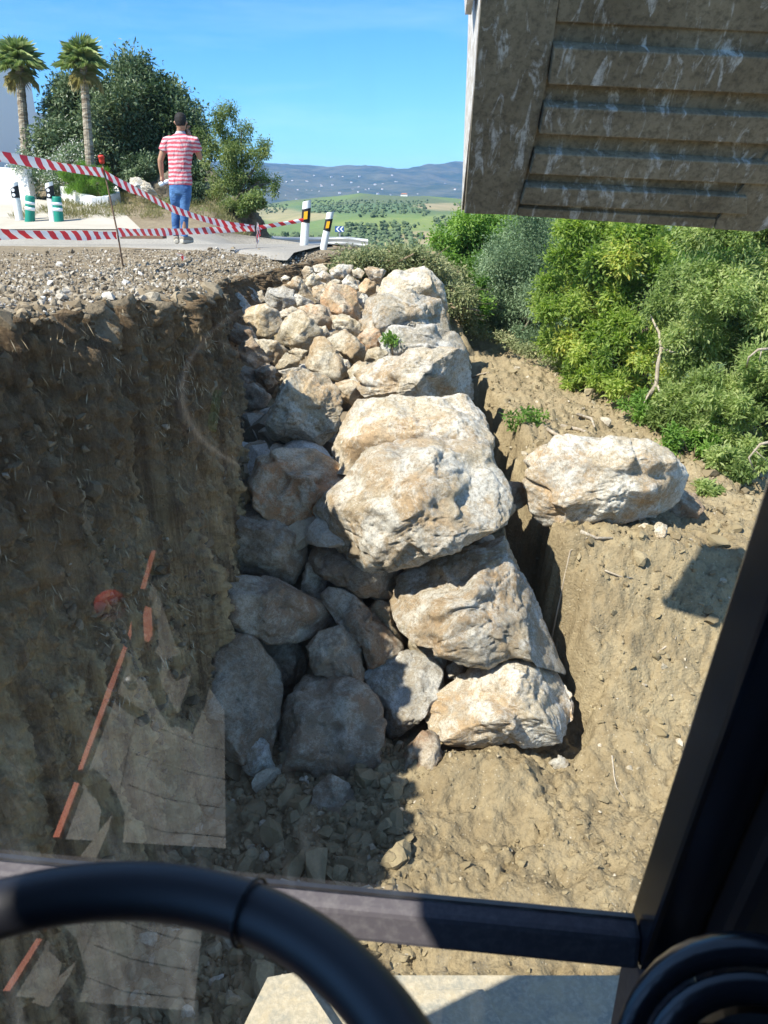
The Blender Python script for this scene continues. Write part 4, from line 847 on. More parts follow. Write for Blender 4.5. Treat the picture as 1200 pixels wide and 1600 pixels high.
# ------------------------------------------------------------------ road furniture
t = NT('white_plastic'); WP = t.fin(t.mix(t.ramp(t.noise(t.co('Object'), 14, 8, .7), [(.5, 0), (.72, .5)]), (.78, .78, .75), (.48, .45, .38)), .5)
t = NT('black_plastic'); BP = t.fin((.02, .02, .022), .5)
t = NT('amber_reflector'); AM = t.fin((.85, .42, .02), .25)
t = NT('silver_reflector'); SR = t.fin((.8, .82, .84), .2)
t = NT('teal_plastic'); TP = t.fin((.012, .21, .15), .5)
t = NT('red_plastic'); RP = t.fin((.62, .05, .03), .5)
t = NT('rusty_steel'); n = t.noise(t.co('Object'), 30, 6, .7); RUST = t.fin(t.mix(t.ramp(n, [(.4, 0), (.6, 1)]), (.12, .08, .055), (.22, .13, .08)), .8)
t = NT('galvanised_steel'); GALV = t.fin((.42, .44, .45), .5, metal=.6)
def post(bpx, bpy_, tpx, tpy, d, wpx, lab, reflector='amber', bury=.0, turn=0.0):
    b = at(bpx, bpy_, d); tp = at(tpx, tpy, d); s_ = np.linalg.norm(b - CAM) / FPX; w = wpx * s_; H = float(np.linalg.norm(tp - b)); up = Vector(tp - b).normalized()
    root = empty('marker_post', tuple(b), label=lab, category='marker post', group='white road marker posts')
    M = up.to_track_quat('Z', 'Y').to_matrix(); q = Vector((0, 0, 1)).rotation_difference(up).to_matrix()
    Rz = Matrix.Rotation(turn, 3, 'Z'); M = q @ Rz
    def X(v): return tuple(M @ Vector(v))
    # curved front body with slanted top
    def body(z0, z1, slant=0, r=1.0, name='body', mat=WP):
        V = []; F = []; m = 9
        for (z_, s2) in ((z0, 0), (z1, slant)):
            for k in range(m):
                a = math.pi * k / (m - 1); V.append(X((-math.cos(a) * w / 2 * r, -math.sin(a) * w * .45 * r, z_ + s2 * (-math.cos(a)))))
            V.append(X((w / 2 * r * .98, w * .12, z_ + s2))); V.append(X((-w / 2 * r * .98, w * .12, z_ - s2)))
        n_ = m + 2
        for k in range(n_): F.append((k, (k + 1) % n_, n_ + (k + 1) % n_, n_ + k))
        F.append(tuple(range(n_))[::-1]); F.append(tuple(range(n_, 2 * n_)))
        return MB().add(V, F).build(name, mat, root)
    body(-bury, H - w * .2, w * .18)
    if reflector == 'amber':
        body(H * .58, H * .83, w * .15, 1.04, 'black_band', BP); body(H * .63, H * .79, w * .05, .0, 'inner', AM) if False else None
        MB().hexa([X((-w * .22, -w * .56, H * .63)), X((w * .22, -w * .56, H * .65)), X((w * .22, -w * .40, H * .65)), X((-w * .22, -w * .40, H * .63)),
                   X((-w * .22, -w * .56, H * .77)), X((w * .22, -w * .56, H * .79)), X((w * .22, -w * .40, H * .79)), X((-w * .22, -w * .40, H * .77))]).build('reflector', AM, root)
    else:
        body(H * .60, H * .86, w * .25, 1.04, 'black_band', BP)
        for zz in (.67, .79): MB().lathe(X((0, -w * .48, H * zz)), [(w * .2, -.012), (w * .2, .012)], 12, M @ Matrix.Rotation(R(90), 3, 'X')).build('reflector', SR, root)
    return root
post(474, 397, 480, 311, 11.6, 12, 'upright white marker post with amber reflector and barrier tape tied round it', bury=.15)
post(502, 404, 517, 329, 11.3, 10, 'white marker post with an amber reflector leaning to the right beside the guardrail view', bury=.15)
post(31, 346, 21, 284, 17.2, 10, 'white marker post with a black band, left of the left green bollard', 'silver', .1)
post(84, 350, 76, 283, 17.0, 10, 'white marker post with a black band, leaning beside the right green bollard', 'silver', .1)
for (px_, py_, tx_, ty_, lab) in ((47, 348, 47, 306, 'green bollard with two pale bands, left of the two'), (93, 350, 88, 307, 'green bollard with two pale bands, right of the two and leaning')):
    b = at(px_, py_, 17); tp = at(tx_, ty_, 17); s_ = np.linalg.norm(b - CAM) / FPX; H = np.linalg.norm(tp - b); M = Vector((0, 0, 1)).rotation_difference(Vector(tp - b)).to_matrix(); r = 6 * s_
    root = empty('bollard', tuple(b), label=lab, category='bollard', group='green flexible bollards')
    MB().lathe((0, 0, 0), [(r * 1.12, -.05), (r * 1.1, .02), (r, .1), (r, H - .03), (r * .85, H)], 18, M).build('body', TP, root, True)
    for a, b_ in ((.62, .74), (.84, .94)): MB().lathe((0, 0, 0), [(r * 1.02, H * (a - .15)), (r * 1.03, H * (b_ - .15))], 18, M).build('reflective_band', SR, root, True)
# broken kerb under the posts
boulder([(478, 400), (484, 392), (500, 394), (512, 400), (516, 408), (500, 413), (484, 409)], 11.2, .8, 301, OUTR, 'dark broken lump of concrete at the foot of the two leaning posts', 4, name='concrete_lump', category='rubble', group=None)
for q_, (px_, py_, r_, d_, lab) in enumerate([(452, 407, 9, 10.2, 'broken asphalt chunk at the torn road corner, nearest the stone pile'), (430, 405, 7, 10.0, 'small dark asphalt chunk left of the torn road corner'), (470, 401, 7, 10.6, 'dark asphalt chunk between the torn road corner and the concrete lump')]):
    boulder([(px_ - r_ * 1.5, py_), (px_ - r_ * .8, py_ - r_ * .6), (px_ + r_ * .7, py_ - r_ * .7), (px_ + r_ * 1.6, py_ - r_ * .1), (px_ + r_, py_ + r_ * .5), (px_ - r_, py_ + r_ * .6)], d_, .9, 310 + q_, OUTR, lab, 4, name='asphalt_chunk', category='rubble', group=None)
# guardrail
gp = [at(a, b, d) for a, b, d in [(425, 376, 27), (450, 377.5, 28), (480, 377.5, 28.5), (510, 377, 29), (545, 377, 28.5), (575, 381, 27)]]
gr = empty('guardrail', tuple(gp[0] - np.array([0, 0, .7])), label='galvanised guardrail round the road bend below the valley view', category='guardrail'); g0 = gp[0] - np.array([0, 0, .7])
Vv = []; Ff = []; prof = [(-.155, 0), (-.10, -.06), (-.05, -.06), (0, 0), (.05, -.06), (.10, -.06), (.155, 0)]
for p in gp:
    for z_, y_ in prof: Vv.append(tuple(p - g0 + np.array([0, y_, z_])))
k = len(prof)
for i in range(len(gp) - 1):
    for j in range(k - 1): Ff.append((i * k + j, (i + 1) * k + j, (i + 1) * k + j + 1, i * k + j + 1))
ob = MB().add(Vv, Ff).build('rail', GALV, gr, True); md = ob.modifiers.new('thick', 'SOLIDIFY'); md.thickness = .006
for i in range(5):
    p = (gp[i] + gp[i + 1]) / 2 - g0; MB().box((p[0], p[1] + .06, p[2] - .35), (.07, .05, .95)).build('rail_post', GALV, gr)
# chevron sign
c_ = at(530.5, 358, 34); s_ = np.linalg.norm(c_ - CAM) / FPX; W2, H2 = 6.6 * s_, 4.0 * s_; sb = c_ - np.array([0, 0, 1.3])
sg = empty('chevron_sign', tuple(sb), label='blue curve warning sign with white left pointing chevrons beyond the guardrail', category='sign')
t = NT('sign_blue'); SB = t.fin((.03, .10, .30), .4); t = NT('sign_white'); SW = t.fin((.82, .84, .86), .4)
MB().box((0, 0, 1.3), (2 * W2, .03, 2 * H2)).build('sign_board', SB, sg)
for k in (0, 1):
    x0 = -W2 * .80 + k * W2 * .85; a = W2 * .55; b_ = W2 * .34
    MB().add([(x0, -.02, 1.3), (x0 + a, -.02, 1.3 + H2 * .9), (x0 + a + b_, -.02, 1.3 + H2 * .9), (x0 + b_, -.02, 1.3), (x0 + a + b_, -.02, 1.3 - H2 * .9), (x0 + a, -.02, 1.3 - H2 * .9)], [(0, 3, 2, 1), (0, 5, 4, 3)]).build('chevron', SW, sg)
MB().box((0, .04, .2), (.07, .05, 2.4)).build('sign_post', GALV, sg)
# barrier tape
t = NT('barrier_tape'); uv = t.new('ShaderNodeUVMap'); sx = t.new('ShaderNodeSeparateXYZ'); t.l.new(uv.outputs[0], sx.inputs[0])
f_ = t.math('FRACT', t.math('ADD', sx.outputs[0], t.math('MULTIPLY', sx.outputs[1], .4))); c = t.mix(t.math('GREATER_THAN', f_, .5), (.80, .78, .76), (.62, .03, .04)); t.fin(c, .45, spec=.4)
tr = t.new('ShaderNodeBsdfTranslucent'); t.l.new(c, tr.inputs[0]); ms = t.new('ShaderNodeMixShader'); ms.inputs[0].default_value = .25; t.l.new(t.b.outputs[0], ms.inputs[1]); t.l.new(tr.outputs[0], ms.inputs[2]); t.l.new(ms.outputs[0], t.out.inputs[0]); TAPE = t.m
def tape(label, pts, width=.078, stripe=.17, seed=0, tw=.35, name='barrier_tape'):
    P_ = np.array([at(a, b, d) if len(q) == 3 else q for q in pts for (a, b, d) in [q]]); L = np.concatenate([[0], np.cumsum(np.linalg.norm(np.diff(P_, axis=0), axis=1))])
    n = max(10, int(L[-1] / .04)); s_ = np.linspace(0, L[-1], n); Q = np.stack([np.interp(s_, L, P_[:, k]) for k in range(3)], 1)
    ker = np.ones(9) / 9; Qs = Q.copy()
    for k in range(3): Qs[4:-4, k] = np.convolve(Q[:, k], ker, 'valid')
    Q = Qs; m = 4; V = []; F = []; UV = []
    for i in range(n):
        a = tw * math.sin(i * .11 + seed) + .25 * math.sin(i * .37 + seed * 2); up = np.array([0, math.sin(a), math.cos(a)])
        for j in range(m):
            v = j / (m - 1) - .5; V.append(Q[i] + up * v * width * (1 - .12 * math.sin(i * .23 + seed)) + np.array([0, .012 * math.cos(v * 6 + i * .2), 0])); UV.append((s_[i] / stripe, j / (m - 1)))
    for i in range(n - 1):
        for j in range(m - 1): b = i * m + j; F.append((b, b + m, b + m + 1, b + 1))
    b0 = V[0]; me = bpy.data.meshes.new(name); me.from_pydata([tuple(v - b0) for v in V], [], F); me.update(); ul = me.uv_layers.new(name='UVMap')
    for l_ in me.loops: ul.data[l_.index].uv = UV[l_.vertex_index]
    me.polygons.foreach_set('use_smooth', [True] * len(me.polygons)); return new_obj(name, me, TAPE, None, loc=tuple(b0), label=label, category='barrier tape')
tape('upper red and white barrier tape from the left edge to the capped rod', [(-60, 236, 6.0), (0, 244, 6.3), (60, 255, 6.7), (110, 263, 7.2), (162, 270, 7.9)], seed=1)
tape('red and white barrier tape sagging from the capped rod across the man\'s legs', [(162, 270, 7.9), (190, 288, 8.2), (230, 306, 8.8), (270, 327, 9.4), (310, 340, 10), (350, 350, 10.6), (398, 356, 11)], seed=2)
tape('lower red and white barrier tape on the left, along the gravel', [(-60, 366, 6.0), (0, 366, 6.3), (60, 367, 6.7), (120, 368, 7.2), (182, 368, 7.9)], seed=3)
tape('lower red and white barrier tape behind the rod, at the man\'s ankles', [(184, 363, 7.9), (230, 363, 8.6), (290, 362, 9.6), (350, 359, 10.4), (398, 357, 11)], seed=4)
tape('thin stretch of barrier tape from the hanging knot to the white marker post', [(402, 356, 11), (440, 350, 11.3), (474, 344, 11.5)], seed=5, width=.06)
for k, (dx, lab) in enumerate(((0, 'loose tail of barrier tape hanging straight down from the knot'), (5, 'second loose tail of barrier tape, the shorter one by the knot'))):
    tape(lab, [(401 + dx * .3, 352, 11), (403 + dx, 364, 11), (400 + dx * .4, 376, 10.95), (401 + dx * .2, 386 - dx, 10.95)], seed=7 + k, width=.13 - k * .03, tw=.5)
tape('crumpled scrap of barrier tape lying on the gravel near the cliff edge', [(276, 398, 7.6), (283, 396, 7.6), (290, 401, 7.5), (284, 404, 7.4)], seed=11, tw=1.2, width=.06)
tape('crumpled scrap of red tape on the road at the foot of the marker post', [(455, 391, 11.6), (462, 389, 11.6), (468, 394, 11.5), (474, 397, 11.4)], seed=12, tw=1.2, width=.05)
# rod with red cap
b = at(192, 410, 7.9); m_ = at(184, 366, 7.9); tp = at(159, 252, 7.9); rod = empty('steel_rod', tuple(b), label='thin rusty rod with a red cap holding up the barrier tapes', category='rod')
MB().tube([(0, 0, -.1), tuple(m_ - b), tuple(at(168, 290, 7.9) - b), tuple(tp - b)], .0085, 8).build('rod', RUST, rod, True)
MB().lathe(tuple(tp - b), [(.022, -.02), (.026, 0), (.026, .03), (.03, .032), (.03, .045), (.018, .055)], 12).build('cap', RP, rod, True)
b = at(200, 374, 11); MB().hexa([(-.3, 0, 0), (.3, -.06, 0), (.32, .08, 0), (-.28, .12, 0), (-.3, 0, .04), (.3, -.06, .035), (.32, .08, .035), (-.28, .12, .04)]).build('board', RUST, None, bevel=.004, loc=None).location = tuple(at(222, 373, 10.8)); bpy.data.objects['board']['label'] = 'short reddish brown board lying on the road edge left of the man'; bpy.data.objects['board']['category'] = 'board'

# ------------------------------------------------------------------ the man
MD = 12.3
def mp_(px, py, dy=0.0): return Vector(at(px, py, MD + dy))
def loft(mb, rings, n=20):
    V = []; F = []
    for c, rx_, ry_ in rings:
        for k in range(n):
            a = 2 * math.pi * k / n; V.append((c[0] + rx_ * math.cos(a), c[1] + ry_ * math.sin(a), c[2]))
    for i in range(len(rings) - 1):
        for k in range(n): F.append((i * n + k, i * n + (k + 1) % n, (i + 1) * n + (k + 1) % n, (i + 1) * n + k))
    F.append(tuple(range(n))[::-1]); F.append(tuple((len(rings) - 1) * n + k for k in range(n))); return mb.add(V, F)
feet = mp_(281, 378); man = empty('person', tuple(feet), label='man seen from behind in red and white striped shirt and jeans, phone at ear', category='person')
def remeshed(mb, name, mat, vox, sm=6, parent=man):
    me = bpy.data.meshes.new(name); me.from_pydata([tuple(Vector(v) - feet) for v in mb.v], [], mb.f); o = bpy.data.objects.new(name, me); col.objects.link(o)
    m = o.modifiers.new('r', 'REMESH'); m.mode = 'VOXEL'; m.voxel_size = vox; m.use_smooth_shade = True; s2 = o.modifiers.new('s', 'SMOOTH'); s2.iterations = sm; s2.factor = .5
    dg = bpy.context.evaluated_depsgraph_get(); me2 = bpy.data.meshes.new_from_object(o.evaluated_get(dg)); me2.name = name; bpy.data.objects.remove(o); me2.materials.clear(); me2.polygons.foreach_set('use_smooth', [True] * len(me2.polygons))
    return new_obj(name, me2, mat, parent)
t = NT('skin'); SKIN = t.fin((.40, .22, .14), .5); t.b.inputs['Subsurface Weight'].default_value = 0.0
t = NT('short_black_hair'); HAIR = t.fin((.018, .015, .013), .75, t.bump(t.noise(t.co('Object'), 120, 3), .6, .004))
t = NT('striped_shirt'); co = t.co('Object'); sx = t.new('ShaderNodeSeparateXYZ'); t.l.new(co, sx.inputs[0]); wob = t.noise(co, 6, 3)
zz = t.math('ADD', sx.outputs[2], t.math('MULTIPLY', wob, .06)); f_ = t.math('FRACT', t.math('DIVIDE', zz, .056)); c = t.mix(t.math('GREATER_THAN', f_, .5), (.56, .10, .13), (.58, .43, .44))
SHIRT = t.fin(c, .9, t.bump(t.noise(t.co('Object', (1, 1, .5), rot=(0, .6, 0)), 9, 4, .5, .8), 1.0, .05))
t = NT('shirt_collar'); COLL = t.fin((.42, .42, .45), .9)
t = NT('blue_denim'); co = t.co('Object'); JEANS = t.fin(t.mix(t.ramp(t.noise(co, 5, 5), [(.4, 0), (.65, 1)]), (.035, .095, .24), (.10, .22, .42)), .9, t.bump(t.noise(t.co('Object', (1, 1, 2.2)), 8, 5, .6, .6), .8, .03))
t = NT('beige_trainers'); SHOE = t.fin((.30, .25, .19), .8); t = NT('shoe_sole'); SOLE = t.fin((.5, .46, .38), .8)
head = mp_(282.5, 191, -.02); neck = mp_(282, 206); shL = mp_(261, 219); shR = mp_(303, 219); elL = mp_(250.5, 251, -.02); wrL = mp_(253, 275, .03); haL = mp_(254, 282, .05)
elR = mp_(312.5, 246, .10); wrR = mp_(297, 213, .17); haR = mp_(292.5, 204, .15); hipc = mp_(282, 288); waist = mp_(281, 268); chest = mp_(281.5, 232); upc = mp_(281.5, 217)
kL = mp_(275, 328, .06); kR = mp_(288, 328, -.01); aL = mp_(275, 366, .04); aR = mp_(288, 368, -.02)
b = MB(); loft(b, [(hipc, .16, .11), (waist, .145, .10), (chest, .18, .115), (upc, .16, .10), (mp_(281.5, 213), .10, .08), (neck, .058, .06), (head + Vector((0, 0, -.04)), .055, .06)])
b.lathe(tuple(head), [(.02, -.125), (.055, -.10), (.072, -.05), (.080, 0), (.077, .05), (.055, .095), (.02, .115)], 18)
b.lathe(tuple(head + Vector((0, .035, -.05))), [(.03, -.07), (.055, -.03), (.065, .03), (.03, .08)], 14)      # jaw and face side
b.tube([head + Vector((0, .085, .0)), head + Vector((0, .112, -.03)), head + Vector((0, .085, -.04))], [.012, .016, .012], 8)   # nose
for sx_ in (-1, 1): b.tube([head + Vector((sx_ * .078, 0, .02)), head + Vector((sx_ * .09, -.008, 0)), head + Vector((sx_ * .078, 0, -.03))], [.012, .018, .010], 8)
b.tube([shL + Vector((.02, 0, -.02)), shL.lerp(elL, .5) + Vector((-.004, 0, 0)), elL, elL.lerp(wrL, .35), wrL], [.052, .05, .042, .042, .027], 12)
b.tube([shR + Vector((-.02, 0, -.02)), shR.lerp(elR, .5), elR, elR.lerp(wrR, .4), wrR], [.052, .05, .043, .041, .027], 12)
def hand(b, w, tip, side, curl):
    d = (tip - w).normalized(); s_ = d.cross(side).normalized(); b.tube([w, w + d * .04, w + d * .085], [.026, .036, .034], 10)
    for i in range(4):
        o_ = side * (-.028 + i * .0185); L = [.068, .078, .073, .058][i]; p0 = w + d * .08 + o_; p1 = p0 + d * L * .45 + s_ * curl * .012; p2 = p1 + d * L * .25 + s_ * curl * .028; p3 = p2 - d * L * .05 + s_ * curl * .03
        b.tube([p0, p1, p2, p3], [.0095, .0092, .0085, .0075], 8)
    p0 = w + d * .03 + side * -.026; b.tube([p0, p0 - side * .028 + d * .03 + s_ * curl * .015, p0 - side * .02 + d * .06 + s_ * curl * .035], [.013, .011, .009], 8)
hand(b, wrL, haL, Vector((.3, 1, 0)).normalized(), 1); hand(b, wrR, haR, Vector((.2, 1, .2)).normalized(), -1)
loft(b, [(mp_(275, 300), .085, .095), (kL, .056, .062), (aL, .04, .045)]); loft(b, [(mp_(289, 300), .085, .095), (kR, .056, .062), (aR, .04, .045)])
remeshed(b, 'body', SKIN, .008, 3)
b = MB(); loft(b, [(mp_(282, 290), .178, .125), (mp_(282, 283), .18, .128), (waist, .168, .118), (mp_(281.5, 250), .178, .122), (chest, .20, .13), (upc + Vector((0, 0, -.01)), .205, .12), (mp_(281.5, 213.5), .15, .10), (mp_(281.5, 209), .08, .075)], 28)
b.tube([shL + Vector((.06, 0, .0)), shL + Vector((.0, 0, -.01)), shL.lerp(elL, .55)], [.07, .075, .078], 14); b.tube([shR + Vector((-.06, 0, .0)), shR, shR.lerp(elR, .62)], [.07, .075, .078], 14)
remeshed(b, 'shirt', SHIRT, .012, 5)
b = MB(); loft(b, [(mp_(282, 210), .085, .08), (mp_(282, 206.5), .068, .068), (mp_(282, 205), .064, .066)]); remeshed(b, 'collar', COLL, .008, 2)
b = MB(); loft(b, [(mp_(282, 276), .15, .11), (mp_(282, 286), .166, .122), (mp_(282, 296), .172, .128), (mp_(282, 304), .165, .12)], 28)
loft(b, [(mp_(275, 294), .10, .12), (mp_(274.5, 306), .093, .105), (mp_(275, 318), .08, .088), (kL, .07, .075), (mp_(274.5, 345, .05), .064, .07), (mp_(275, 360, .05), .056, .062), (aL + Vector((0, 0, -.02)), .056, .066)])
loft(b, [(mp_(289, 294), .10, .12), (mp_(289.5, 306), .093, .105), (mp_(289, 318), .08, .088), (kR, .07, .075), (mp_(288, 345), .064, .07), (mp_(288, 360), .056, .062), (aR + Vector((0, 0, -.02)), .056, .066)])
remeshed(b, 'jeans', JEANS, .011, 4)
b = MB(); b.lathe(tuple(head + Vector((0, -.008, .018))), [(.02, -.10), (.066, -.07), (.084, -.02), (.088, .03), (.076, .075), (.04, .108), (.01, .112)], 18, Matrix.Rotation(R(-12), 3, 'X')); remeshed(b, 'hair', HAIR, .008, 2)
for (a_, sx_) in ((aL, -.25), (aR, .45)):
    d = Vector((sx_, 1, 0)).normalized(); g = Vector((a_.x, a_.y, feet.z)); b = MB(); b.tube([g - d * .07 + Vector((0, 0, .045)), g + Vector((0, 0, .055)), g + d * .10 + Vector((0, 0, .04)), g + d * .185 + Vector((0, 0, .032))], [.04, .048, .045, .03], 12)
    b.tube([g + Vector((0, 0, .04)), g + Vector((0, 0, .10))], [.045, .042], 12); sh = remeshed(b, 'shoe', SHOE, .008, 3)
    b = MB(); b.tube([g - d * .08 + Vector((0, 0, .012)), g + Vector((0, 0, .012)), g + d * .19 + Vector((0, 0, .012))], [.036, .045, .032], 12)
    sl = remeshed(b, 'sole', SOLE, .008, 1, sh)
ph = empty('phone', tuple(haR), label='dark phone held by the man to his right ear', category='phone')
MB().box((-.035, -.02, -.0), (.012, .07, .14), Matrix.Rotation(R(12), 3, 'Y')).build('case', BP, ph, bevel=.003)
t = NT('clear_bottle_plastic'); CB = t.fin((.62, .72, .82), .25); bo = empty('plastic_bottle', tuple(haL), label='crumpled pale plastic bottle in the man\'s left hand', category='bottle')
MB().lathe((.03, -.01, -.03), [(.012, -.09), (.03, -.085), (.032, -.03), (.027, 0), (.032, .03), (.03, .06), (.014, .085), (.013, .10)], 14, Matrix.Rotation(R(70), 3, 'Y')).build('bottle_body', CB, bo, True)
LIPCLOD = mat_pebble('lip_clods', [(0, (.13, .10, .065)), (.6, (.23, .18, .115)), (1, (.36, .30, .21))])
CLIFFCLOD = mat_pebble('cliff_clods', [(0, (.12, .09, .055)), (.6, (.22, .165, .10)), (.93, (.32, .25, .16)), (1, (.50, .45, .36))])
# pebbles and clods
def ground_fn(x, y): return ground_z(x, y)
rs = np.random.RandomState(21)
n = 46000; yy = 2.2 + 8.6 * rs.beta(1.0, 1.5, n); off = rs.exponential(1.6, n); off = np.where(off > 7, rs.uniform(0, 7, n), off); xx = rim_x(yy) - off + .03
lz = left_z(xx, yy); w_ = np.exp((xx - rim_x(yy)) / .6); zz = lz * (1 - w_) + rim_z(yy) * w_
s_ = np.clip(rs.lognormal(-5.0, .5, n), .0035, .035)
P_ = np.stack([xx, yy, zz], 1); dist_ = np.interp(-(xx - rim_x(yy)), [0, 1.3, 3, 5], [1, .75, .45, .25])
zz = zz + (fbm(P_ * 4, 3) * .035 + np.maximum(fbm(P_ * 14 + 7, 3, .6), -.1) * .03 + fbm(P_ * 1.2, 2) * .03) * dist_ * smooth(20, 8, yy)
scatter_stones('gravel', np.stack([xx, yy, zz + s_ * .3], 1), s_, PEB, 1, 8, label='loose grey and tan gravel on the road shoulder above the cliff', category='gravel')

rs = np.random.RandomState(31)
n = 17000; yy = 1.3 + 6.5 * rs.beta(1.1, 1.6, n); xx = rs.uniform(.0, 2.8, n); g = fbm(np.stack([xx * 1.6, yy * 1.6, xx * 0], 1), 3); keep = (g + rs.normal(size=n) * .3 > .05) & ((xx > 1.1) | (yy < 3.0))
xx, yy = xx[keep], yy[keep]; s_ = np.clip(rs.lognormal(-5.15, .6, len(xx)), .003, .04)
scatter_stones('soil_clods', np.stack([xx, yy, tg_z(xx, yy) + s_ * .2], 1), s_, CLOD, 1, 10, label='crumbled yellow clods and pebbles over the dug soil', category='soil')
n = 900; yy = 2.2 + 6 * rs.beta(1, 1.5, n); xx = rim_x(yy) - np.abs(rs.normal(size=n)) * .22 + .06; lz_ = left_z(xx, yy); w_ = np.exp((xx - rim_x(yy)) / .6); zz = lz_ * (1 - w_) + rim_z(yy) * w_
s_ = np.clip(rs.lognormal(-4.1, .5, n), .008, .06)
scatter_stones('lip_clods', np.stack([xx, yy, zz + s_ * .1], 1), s_, LIPCLOD, 2, 14, label='brown earth clods crumbling along the lip of the cliff', category='soil')
n = 1500; yy = 2.4 + 6 * rs.beta(1.2, 1.4, n); xx = rs.uniform(1.05, 2.7, n); s_ = np.clip(rs.lognormal(-4.6, .6, n), .006, .05); keep = (yy > 3.6) | (rs.rand(n) < .4); xx, yy, s_ = xx[keep], yy[keep], s_[keep]
scatter_stones('soil_clods', np.stack([xx, yy, tg_z(xx, yy) + s_ * .1], 1), s_, CLOD, 2, 15, label='larger lumps of dug earth strewn over the right bank', category='soil')
n = 2600; yy = rs.uniform(1.6, 3.3, n); xx = rs.uniform(-.95, .1, n); s_ = np.clip(rs.lognormal(-4.3, .6, n), .005, .07)
scatter_stones('soil_clods', np.stack([xx, yy, tg_z(xx, yy) + s_ * .3], 1), s_, CLOD, 2, 11, label='dark clods and rubble on the shaded trench floor at the cliff foot', category='soil')

n = 5200; yy = 2.0 + 6 * rs.beta(1, 1.6, n); f = rs.beta(1, 1.8, n); zz = rim_z(yy) - f * 2.2; bx = np.interp(yy, [2, 3, 3.9, 5, 6.5, 10], [-1.02, -.87, -.86, -.98, -1.15, -.7]); xx = rim_x(yy) + (bx - rim_x(yy)) * f ** .8
P_ = np.stack([xx, yy, zz], 1); S_ = P_ * np.array([3, 6.5, .9]); xx = xx + (fbm(S_, 4, .55) * .07 + fbm(P_ * np.array([1.3, 1.7, 1.3]) + 3, 2) * .07) + .015
s_ = np.clip(rs.lognormal(-4.7, .6, n), .004, .05)
scatter_stones('cliff_clods', np.stack([xx, yy, zz], 1), s_, CLIFFCLOD, 2, 12, label='brown clods and pebbles stuck in the cut earth cliff', category='soil')

# dry rootlets and straw hanging on the cut face
n = 420; yy = 2.0 + 5 * rs.beta(1, 1.4, n); f = rs.beta(.8, 2.2, n); zz = rim_z(yy) - f * 2.2 - .03; bx = np.interp(yy, [2, 3, 3.9, 5, 6.5, 10], [-1.02, -.87, -.88, -1.12, -1.42, -.85]); xx = rim_x(yy) + (bx - rim_x(yy)) * f ** .8
P_ = np.stack([xx, yy, zz], 1); S_ = P_ * np.array([3, 6.5, .9]); xx = xx + (fbm(S_, 4, .55) * .07 + fbm(P_ * np.array([1.3, 1.7, 1.3]) + 3, 2) * .07) + .05
STRAW = leafmat('dry_rootlets', [(0, (.20, .15, .09)), (.6, (.42, .34, .21)), (1, (.72, .64, .48))], .1, .9)
leaves('rootlets', np.stack([xx, yy, zz], 1), rs.uniform(.02, .09, n), 5200, .05, .0035, STRAW, None, 91, droop=2.2, shell=.1, kind='stuff')
# ------------------------------------------------------------------ excavator
YW = R(6.3); XM = np.array([math.cos(YW), -math.sin(YW), 0]); YM = np.array([math.sin(YW), math.cos(YW), 0]); ZM = np.array([0, 0, 1.])
def mw(p): return CAM + XM * p[0] + YM * p[1] + ZM * p[2]                 # machine frame to world
ROOT = np.array(mw((-.2, -.6, 0))); ROOT[2] = -2.12
ex = empty('excavator', tuple(ROOT), label='excavator seen from its driver\'s seat, with cab, steering wheel and raised bucket', category='excavator')
def epart(mb, name, mat, parent=None, bevel=0, smooth_=False, world=False, **k):
    mb.v = [tuple((np.array(v) if world else mw(v)) - ROOT) for v in mb.v]; return mb.build(name, mat, ex if parent is None else parent, smooth_, bevel, **k)
t = NT('black_cab_plastic'); n = t.noise(t.co('Object'), 260, 3, .6); BK = t.fin((.018, .018, .021), .42, t.bump(n, .12, .002), spec=.5)
t = NT('glossy_black_frame'); BKG = t.fin((.012, .013, .017), .22, spec=.6)
t = NT('dusty_dark_grey_frame'); n = t.noise(t.co('Object'), 90, 6, .7); DG = t.fin(t.mix(t.ramp(n, [(.45, 0), (.7, .7)]), (.075, .068, .075), (.13, .122, .122)), .6, t.bump(n, .1, .002))
t = NT('mauve_grey_trim'); n = t.noise(t.co('Object'), 300, 3); TRIM = t.fin((.32, .28, .30), .6, t.bump(n, .2, .001))
t = NT('beige_trim_edge'); TRIMB = t.fin((.20, .18, .15), .6)
t = NT('wheel_rubber'); WR = t.fin((.010, .011, .016), .5, t.bump(t.noise(t.co('Object'), 400, 2), .1, .001), spec=.55)
# windscreen: plane ym = .62 - .2 (z + .75)
def gy(z): return .62 - .2 * (z + .75)
GL, GR_, GT, GB = -.78, .223, .135, -.75
t = bpy.data.materials.new('dusty_windscreen_glass'); t.use_nodes = True; N = t.node_tree.nodes; L = t.node_tree.links; N.remove(N['Principled BSDF'])
tb = N.new('ShaderNodeBsdfTransparent'); tb.inputs[0].default_value = (.955, .97, .955, 1); gb = N.new('ShaderNodeBsdfGlossy'); gb.inputs['Roughness'].default_value = 0.0
fr = N.new('ShaderNodeFresnel'); fr.inputs['IOR'].default_value = 1.5; mu = N.new('ShaderNodeMath'); mu.operation = 'MULTIPLY'; mu.inputs[1].default_value = 1.6; mu.use_clamp = True
m1 = N.new('ShaderNodeMixShader'); L.new(fr.outputs[0], mu.inputs[0]); L.new(mu.outputs[0], m1.inputs[0]); L.new(tb.outputs[0], m1.inputs[1]); L.new(gb.outputs[0], m1.inputs[2])
